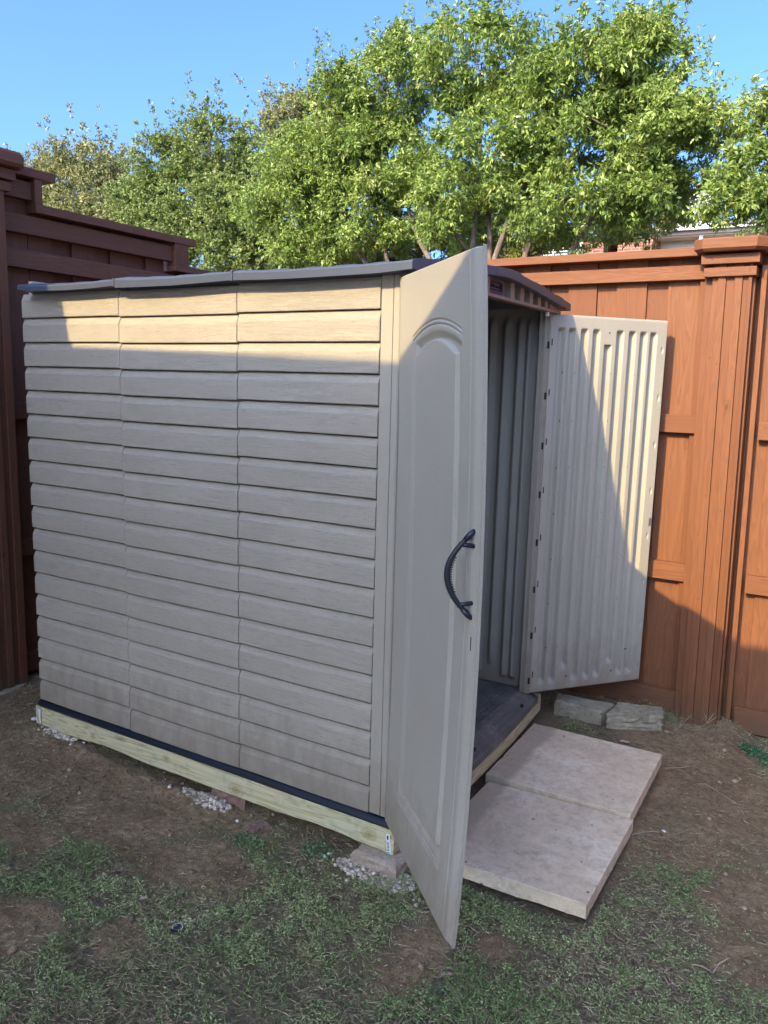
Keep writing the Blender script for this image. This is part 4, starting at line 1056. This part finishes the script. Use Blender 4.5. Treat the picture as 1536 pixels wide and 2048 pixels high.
nt.links.new(bt.outputs['Color'], b.inputs['Base Color']); b.inputs['Roughness'].default_value = .9
M_PAINT = simple('cream_paint', (.62, .57, .47), .6); M_WTRIM = simple('white_trim', (.80, .79, .76), .5)
M_SHING = simple('grey_shingle', (.22, .20, .19), .9, scale=20); M_SHUT = simple('grey_green_shutter', (.34, .38, .34), .6)
M_GLASS, nt, b = mat('window_glass'); b.inputs['Base Color'].default_value = (.05, .07, .09, 1); b.inputs['Roughness'].default_value = .08; b.inputs['Specular IOR Level'].default_value = .8
house = thing('brick_house', 'red brick house with white trim half hidden behind the trees at right', 'house', (-4, 20, -.2))
bpy.context.view_layer.update()
def hpart(mm, name, m_, parent=house):
    o = mm.build(name, m_, None); o.parent = parent; bpy.context.view_layer.update(); o.matrix_parent_inverse = parent.matrix_world.inverted(); return o
m = MB(); m.box(-9.1, -5.0, 20.0, 28, -.2, 5.56); m.box(-5.0, 3.5, 21.6, 28, -.2, 5.5); m.box(-4.62, -3.7, 20.0, 21.6, -.2, 5.50)
hw_ = hpart(m, 'wall', M_HB)
m = MB(); m.box(-3.7, 3.4, 20.9, 21.0, 5.0, 5.52); m.box(-3.7, 3.4, 20.3, 20.9, 5.50, 5.56); hpart(m, 'soffit', M_PAINT)
m = MB(); m.box(-5.0, 3.5, 20.18, 20.3, 5.54, 5.68); m.tube([(-2.55, 20.25, 5.5), (-2.55, 20.25, 2.0)], .05, 8); hpart(m, 'gutter', M_WTRIM)
m = MB()
m.v = [(-9.5, 19.7, 5.6), (3.8, 20.2, 5.6), (3.8, 28.4, 5.6), (-9.5, 28.4, 5.6), (-6.4, 24, 6.55), (1.6, 24, 6.55)]
m.f = [[0, 1, 5, 4], [1, 2, 5], [2, 3, 4, 5], [3, 0, 4], [0, 3, 2, 1]]; m.r = [.5] * 5
rf = hpart(m, 'roof', M_SHING)
m = MB(); m.prism([(-3.25, 5.75), (-2.35, 5.75), (-2.35, 6.35), (-2.58, 6.72), (-2.8, 6.82), (-3.02, 6.72), (-3.25, 6.35)], 1, 20.6, 23.5); dm = hpart(m, 'dormer', M_WTRIM)
m = MB(); m.prism([(-3.05, 6.1), (-2.6, 6.1), (-2.62, 6.34), (-2.72, 6.46), (-2.83, 6.5), (-2.94, 6.46), (-3.03, 6.34)], 1, 20.585, 20.61); wn = hpart(m, 'window', M_GLASS, dm)
m = MB()
for a in (30, 60, 90, 120, 150):
    m.tube([(-2.825, 20.575, 6.1), (-2.825 + .22 * math.cos(math.radians(a)), 20.575, 6.1 + .38 * math.sin(math.radians(a)))], .012, 4)
hpart(m, 'frame', M_WTRIM, wn)
m = MB(); m.box(-6.85, -5.95, 19.985, 20.02, 4.4, 5.42); wn = hpart(m, 'window', M_GLASS)
m = MB()
for k in range(12): m.box(-6.8, -6.0, 19.97, 19.985, 4.45 + k * .08, 4.475 + k * .08)
m.box(-6.42, -6.38, 19.965, 19.99, 4.4, 5.42); m.box(-6.9, -5.9, 19.96, 20.0, 5.40, 5.46); hpart(m, 'frame', M_WTRIM, wn)
for a in (-7.2, -5.9):
    m = MB(); m.box(a, a + .34, 19.95, 19.99, 4.38, 5.46)
    for k in range(12): m.box(a + .04, a + .30, 19.935, 19.95, 4.43 + k * .08, 4.47 + k * .08)
    hpart(m, 'shutter', M_SHUT)
h2 = thing('brick_house', 'neighbouring sunlit brick gable peeking out at the right edge above the post', 'house', (0, 24, -.2)); bpy.context.view_layer.update()
m = MB(); m.prism([(-2.0, -.2), (5, -.2), (5, 5.7), (.6, 7.2), (-2.0, 5.75)], 1, 24.0, 31.0); hpart(m, 'wall', M_HB, h2)
m = MB(); m.v = [(-2.2, 23.8, 5.70), (.6, 23.8, 7.3), (.6, 31.2, 7.3), (-2.2, 31.2, 5.7), (5.2, 23.8, 5.65), (5.2, 31.2, 5.65), (-2.2, 23.8, 5.6), (.6, 23.8, 7.2), (5.2, 23.8, 5.55)]
m.f = [[0, 1, 2, 3], [1, 4, 5, 2], [0, 6, 7, 1], [1, 7, 8, 4]]; m.r = [.5] * 4; hpart(m, 'roof', M_SHING, h2)

# unseen cover, added and trimmed to throw shade on shed, door and fence
M_PALEW = simple('pale_render', (.80, .79, .76), .8); M_WPOST = simple('white_painted_post', (.78, .77, .74), .6)
M_GSID = simple('blue_grey_house_siding', (.40, .44, .50), .8)
own = thing('added_shade_cover', 'unseen flat white roof on posts over the viewer, added to shade the yard', 'shade cover', (0, -4, -.2)); bpy.context.view_layer.update()
m = MB()
m.prism([(-3.4, -2.368), (.95, -2.585), (.95, -5.7), (0, -6.5), (-1.4, -6.9), (-3.4, -5.4)], 2, 3.20, 3.30); m.box(-3.4, -1.93, -2.46, -1.75, 3.202, 3.298); hpart(m, 'roof', M_PALEW, own)
for px_ in (-3.3, .85):
    for py_ in (-5.2, -2.75):
        m = MB(); m.box(px_ - .05, px_ + .05, py_ - .05, py_ + .05, -.22, 3.2, bev=.005); hpart(m, 'post', M_WPOST, own)
nb = thing('added_shade_block', 'unseen tall pale block behind and left of the viewer, added to shade the stepped fence', 'house', (-6, -7, -.2)); bpy.context.view_layer.update()  # unseen block, added to throw shade on the stepped fence
m = MB(); m.box(-6, -3.15, -7.5, -5, -.25, 7.2); hpart(m, 'wall', M_PALEW, nb)
m = MB(); m.box(-6.1, -3.10, -7.6, -4.9, 7.2, 7.35); hpart(m, 'roof', M_SHING, nb)
m = MB(); m.box(-3.1, 5.9, -10.9, -1.75, -.26, -.165, bev=.01); po_ = m.build('patio', simple('added_dark_floor', (.17, .17, .17), .9), None); tag(po_, kind='structure')  # unseen dark floor, added to hold down light bounced onto the siding
nb2 = thing('added_grey_house', 'unseen blue grey house added to the right of the viewer to darken the shed doorway', 'house', (8, 0, -.2)); bpy.context.view_layer.update()  # unseen house, added to keep low sky out of the doorway
m = MB(); m.box(6, 12, -8, 12, -.3, 4.8); hpart(m, 'wall', M_GSID, nb2)
m = MB(); m.prism([(5.6, 4.8), (12.4, 4.8), (9, 6.6)], 1, -8.3, 12.3); hpart(m, 'roof', M_SHING, nb2)

nb3 = thing('added_grey_house', 'unseen wide low blue grey house added behind the viewer to block low sky', 'house', (4, -12, -.2)); bpy.context.view_layer.update()  # unseen house, added to cut horizon light on the siding
m = MB(); m.box(-3.0, 12, -17, -11, -.3, 2.6); hpart(m, 'wall', M_GSID, nb3)
m = MB(); m.prism([(-10.7, 2.6), (-17.3, 2.6), (-14, 3.9)], 0, -3.3, 12.3); hpart(m, 'roof', M_SHING, nb3)

# ------------------------------------------------------------------ small things on the ground
def G(x, y, dz=0.0): return float(gz(np.array(x), np.array(y))) + dz
sp_ = thing('sprinkler_head', 'small round black sprinkler head with a white ring sunk in the weeds', 'sprinkler', (-.293, -.667, G(-.293, -.667)))
m = MB(); m.tube([(0, 0, -.01), (0, 0, .014)], [.024, .021], 20); m.tube([(0, 0, .013), (0, 0, .019)], [.015, .013], 16); o = m.build('body', M_BLACK, sp_)
m = MB(); m.tube([(.0165 * math.cos(a), .0165 * math.sin(a), .0155) for a in np.linspace(-.2, 4.0, 22)], .002, 6); m.build('ring', M_WHITE, sp_)
def dry_leaf(label, x, y, ang, s, col, curl=.3):
    U = np.linspace(-1, 1, 9); V = np.linspace(-1, 1, 9); ca, sa = math.cos(ang), math.sin(ang); g = G(x, y, .008)
    def fn(a, b_):
        wdt = (1 - a ** 2 * .92) * (.55 + .18 * np.cos(a * 11)); X = a * s; Y = b_ * wdt * s
        Z = curl * s * (b_ ** 2 * wdt + .35 * a ** 2) + .1 * s * np.sin(a * 5 + b_ * 4)
        return x + X * ca - Y * sa, y + X * sa + Y * ca, g + Z
    o = grid_mesh('fallen_leaf', U, V, fn, col, None)
    return tag(o, label, 'leaf', group='dry leaves on the ground')
M_DRY = simple('dry_leaf', (.27, .18, .12), .8); M_DRYP = simple('pale_dry_leaf', (.52, .38, .28), .8)
dry_leaf('curled brown dead leaf on bare soil in front of the open door', .54, -.385, .6, .022, M_DRY, .6)
dry_leaf('pale pinkish leaf between the slab and the split-faced block', .60, 1.535, .2, .026, M_DRYP)
dry_leaf('small tan leaf on the weeds left of the sprinkler', -.50, -.62, 1.1, .014, M_DRYP)
dry_leaf('brown curled leaf behind the far slab', .43, 1.46, 2.4, .024, M_DRY, .5)
def twig(label, pts, rad, col=None):
    m = MB(); m.tube([(x, y, G(x, y, .004 + dz)) for x, y, dz in pts], rad, 6)
    o = m.build('twig', col or M_TW, None, smooth=True); return tag(o, label, 'twig', group='pale twigs on the soil')
M_TW = simple('pale_twig', (.42, .32, .21), .8)
twig('pale crooked root on bare soil at the bottom right', [(1.16, .085, 0), (1.20, .09, .002), (1.235, .085, 0), (1.245, .12, .01), (1.27, .15, .018)], .0028)
twig('thin pale twig pointing at the white bit right of the slabs', [(.83, .72, 0), (.86, .745, .003), (.90, .79, .002), (.925, .80, 0)], .0022)
twig('thin twig at the far corner of the far slab', [(.83, 1.36, .01), (.87, 1.39, .012), (.90, 1.43, .004), (.93, 1.45, .008)], .0022)
twig('long thin brown twig on the open soil right of the slabs', [(.98, 1.30, 0), (1.02, 1.31, .004), (1.08, 1.27, 0), (1.12, 1.24, .003), (1.16, 1.21, 0)], .0022)
def scrap(label, x, y, s):
    m = MB(); g = G(x, y, .006); k = 7
    m.v = [(x + s * RNG.uniform(.5, 1) * math.cos(t), y + s * .8 * RNG.uniform(.5, 1) * math.sin(t), g + RNG.uniform(0, s * .5)) for t in np.linspace(0, 6.28, k, endpoint=False)] + [(x, y, g + s * .5)]
    for i in range(k): m.face([i, (i + 1) % k, k], .5)
    o = m.build('paper_scrap', M_WHITE); return tag(o, label, 'scrap', group='white scraps of litter')
scrap('white crumpled scrap beside the gravel halfway along the base', -.555, -.075, .012)
scrap('white scrap on the soil right of the slabs', .938, .805, .013)
scrap('white torn scrap on the soil at the left end of the base', -1.98, .03, .026)
def weed_plant(label, x, y, r, hgt, n, m_, long=False):
    a = RNG.uniform(0, 6.28, n); q = np.sqrt(RNG.random(n)) * r
    px, py = x + np.cos(a) * q, y + np.sin(a) * q * .7
    z = gz(px, py) + (RNG.random(n) * hgt * (1 - q / r * .6) if not long else 0)
    D = rdir(n, .8); D[:, 2] = np.abs(D[:, 2]) + (.9 if long else .15)
    o = quads('weed_plant', np.stack([px, py, z], 1), D, rdir(n), RNG.uniform(.6, 1.2, n) * (hgt if long else .014), RNG.uniform(.7, 1.3, n) * (.003 if long else .008), RNG.random(n), m_, bend=.15)
    return tag(o, label, 'weed', group='weeds at the foot of the fence')
M_WEEDG = leaf_material('bright_weed', [(0, (.05, .11, .05)), (.5, (.10, .20, .09)), (1, (.20, .30, .16))], .25, .5)
weed_plant('bushy green weed at the foot of the fence by the right edge', 1.17, 1.86, .075, .05, 900, M_WEEDG)
weed_plant('second bushy green weed cut by the right edge of the photo', 1.28, 1.80, .08, .045, 800, M_WEEDG)
weed_plant('grass tuft at the left foot of the fence post', .765, 1.93, .035, .10, 16, M_BLADE, True)
weed_plant('dry grass tuft at the right foot of the fence post', .90, 1.95, .04, .13, 12, M_STRAW, True)
weed_plant('small green weed against the timber base left of the near corner', -.16, -.07, .07, .03, 220, M_WEEDG)
weed_plant('green weed by the broken brick piece', -.42, -.16, .07, .02, 200, M_WEEDG)
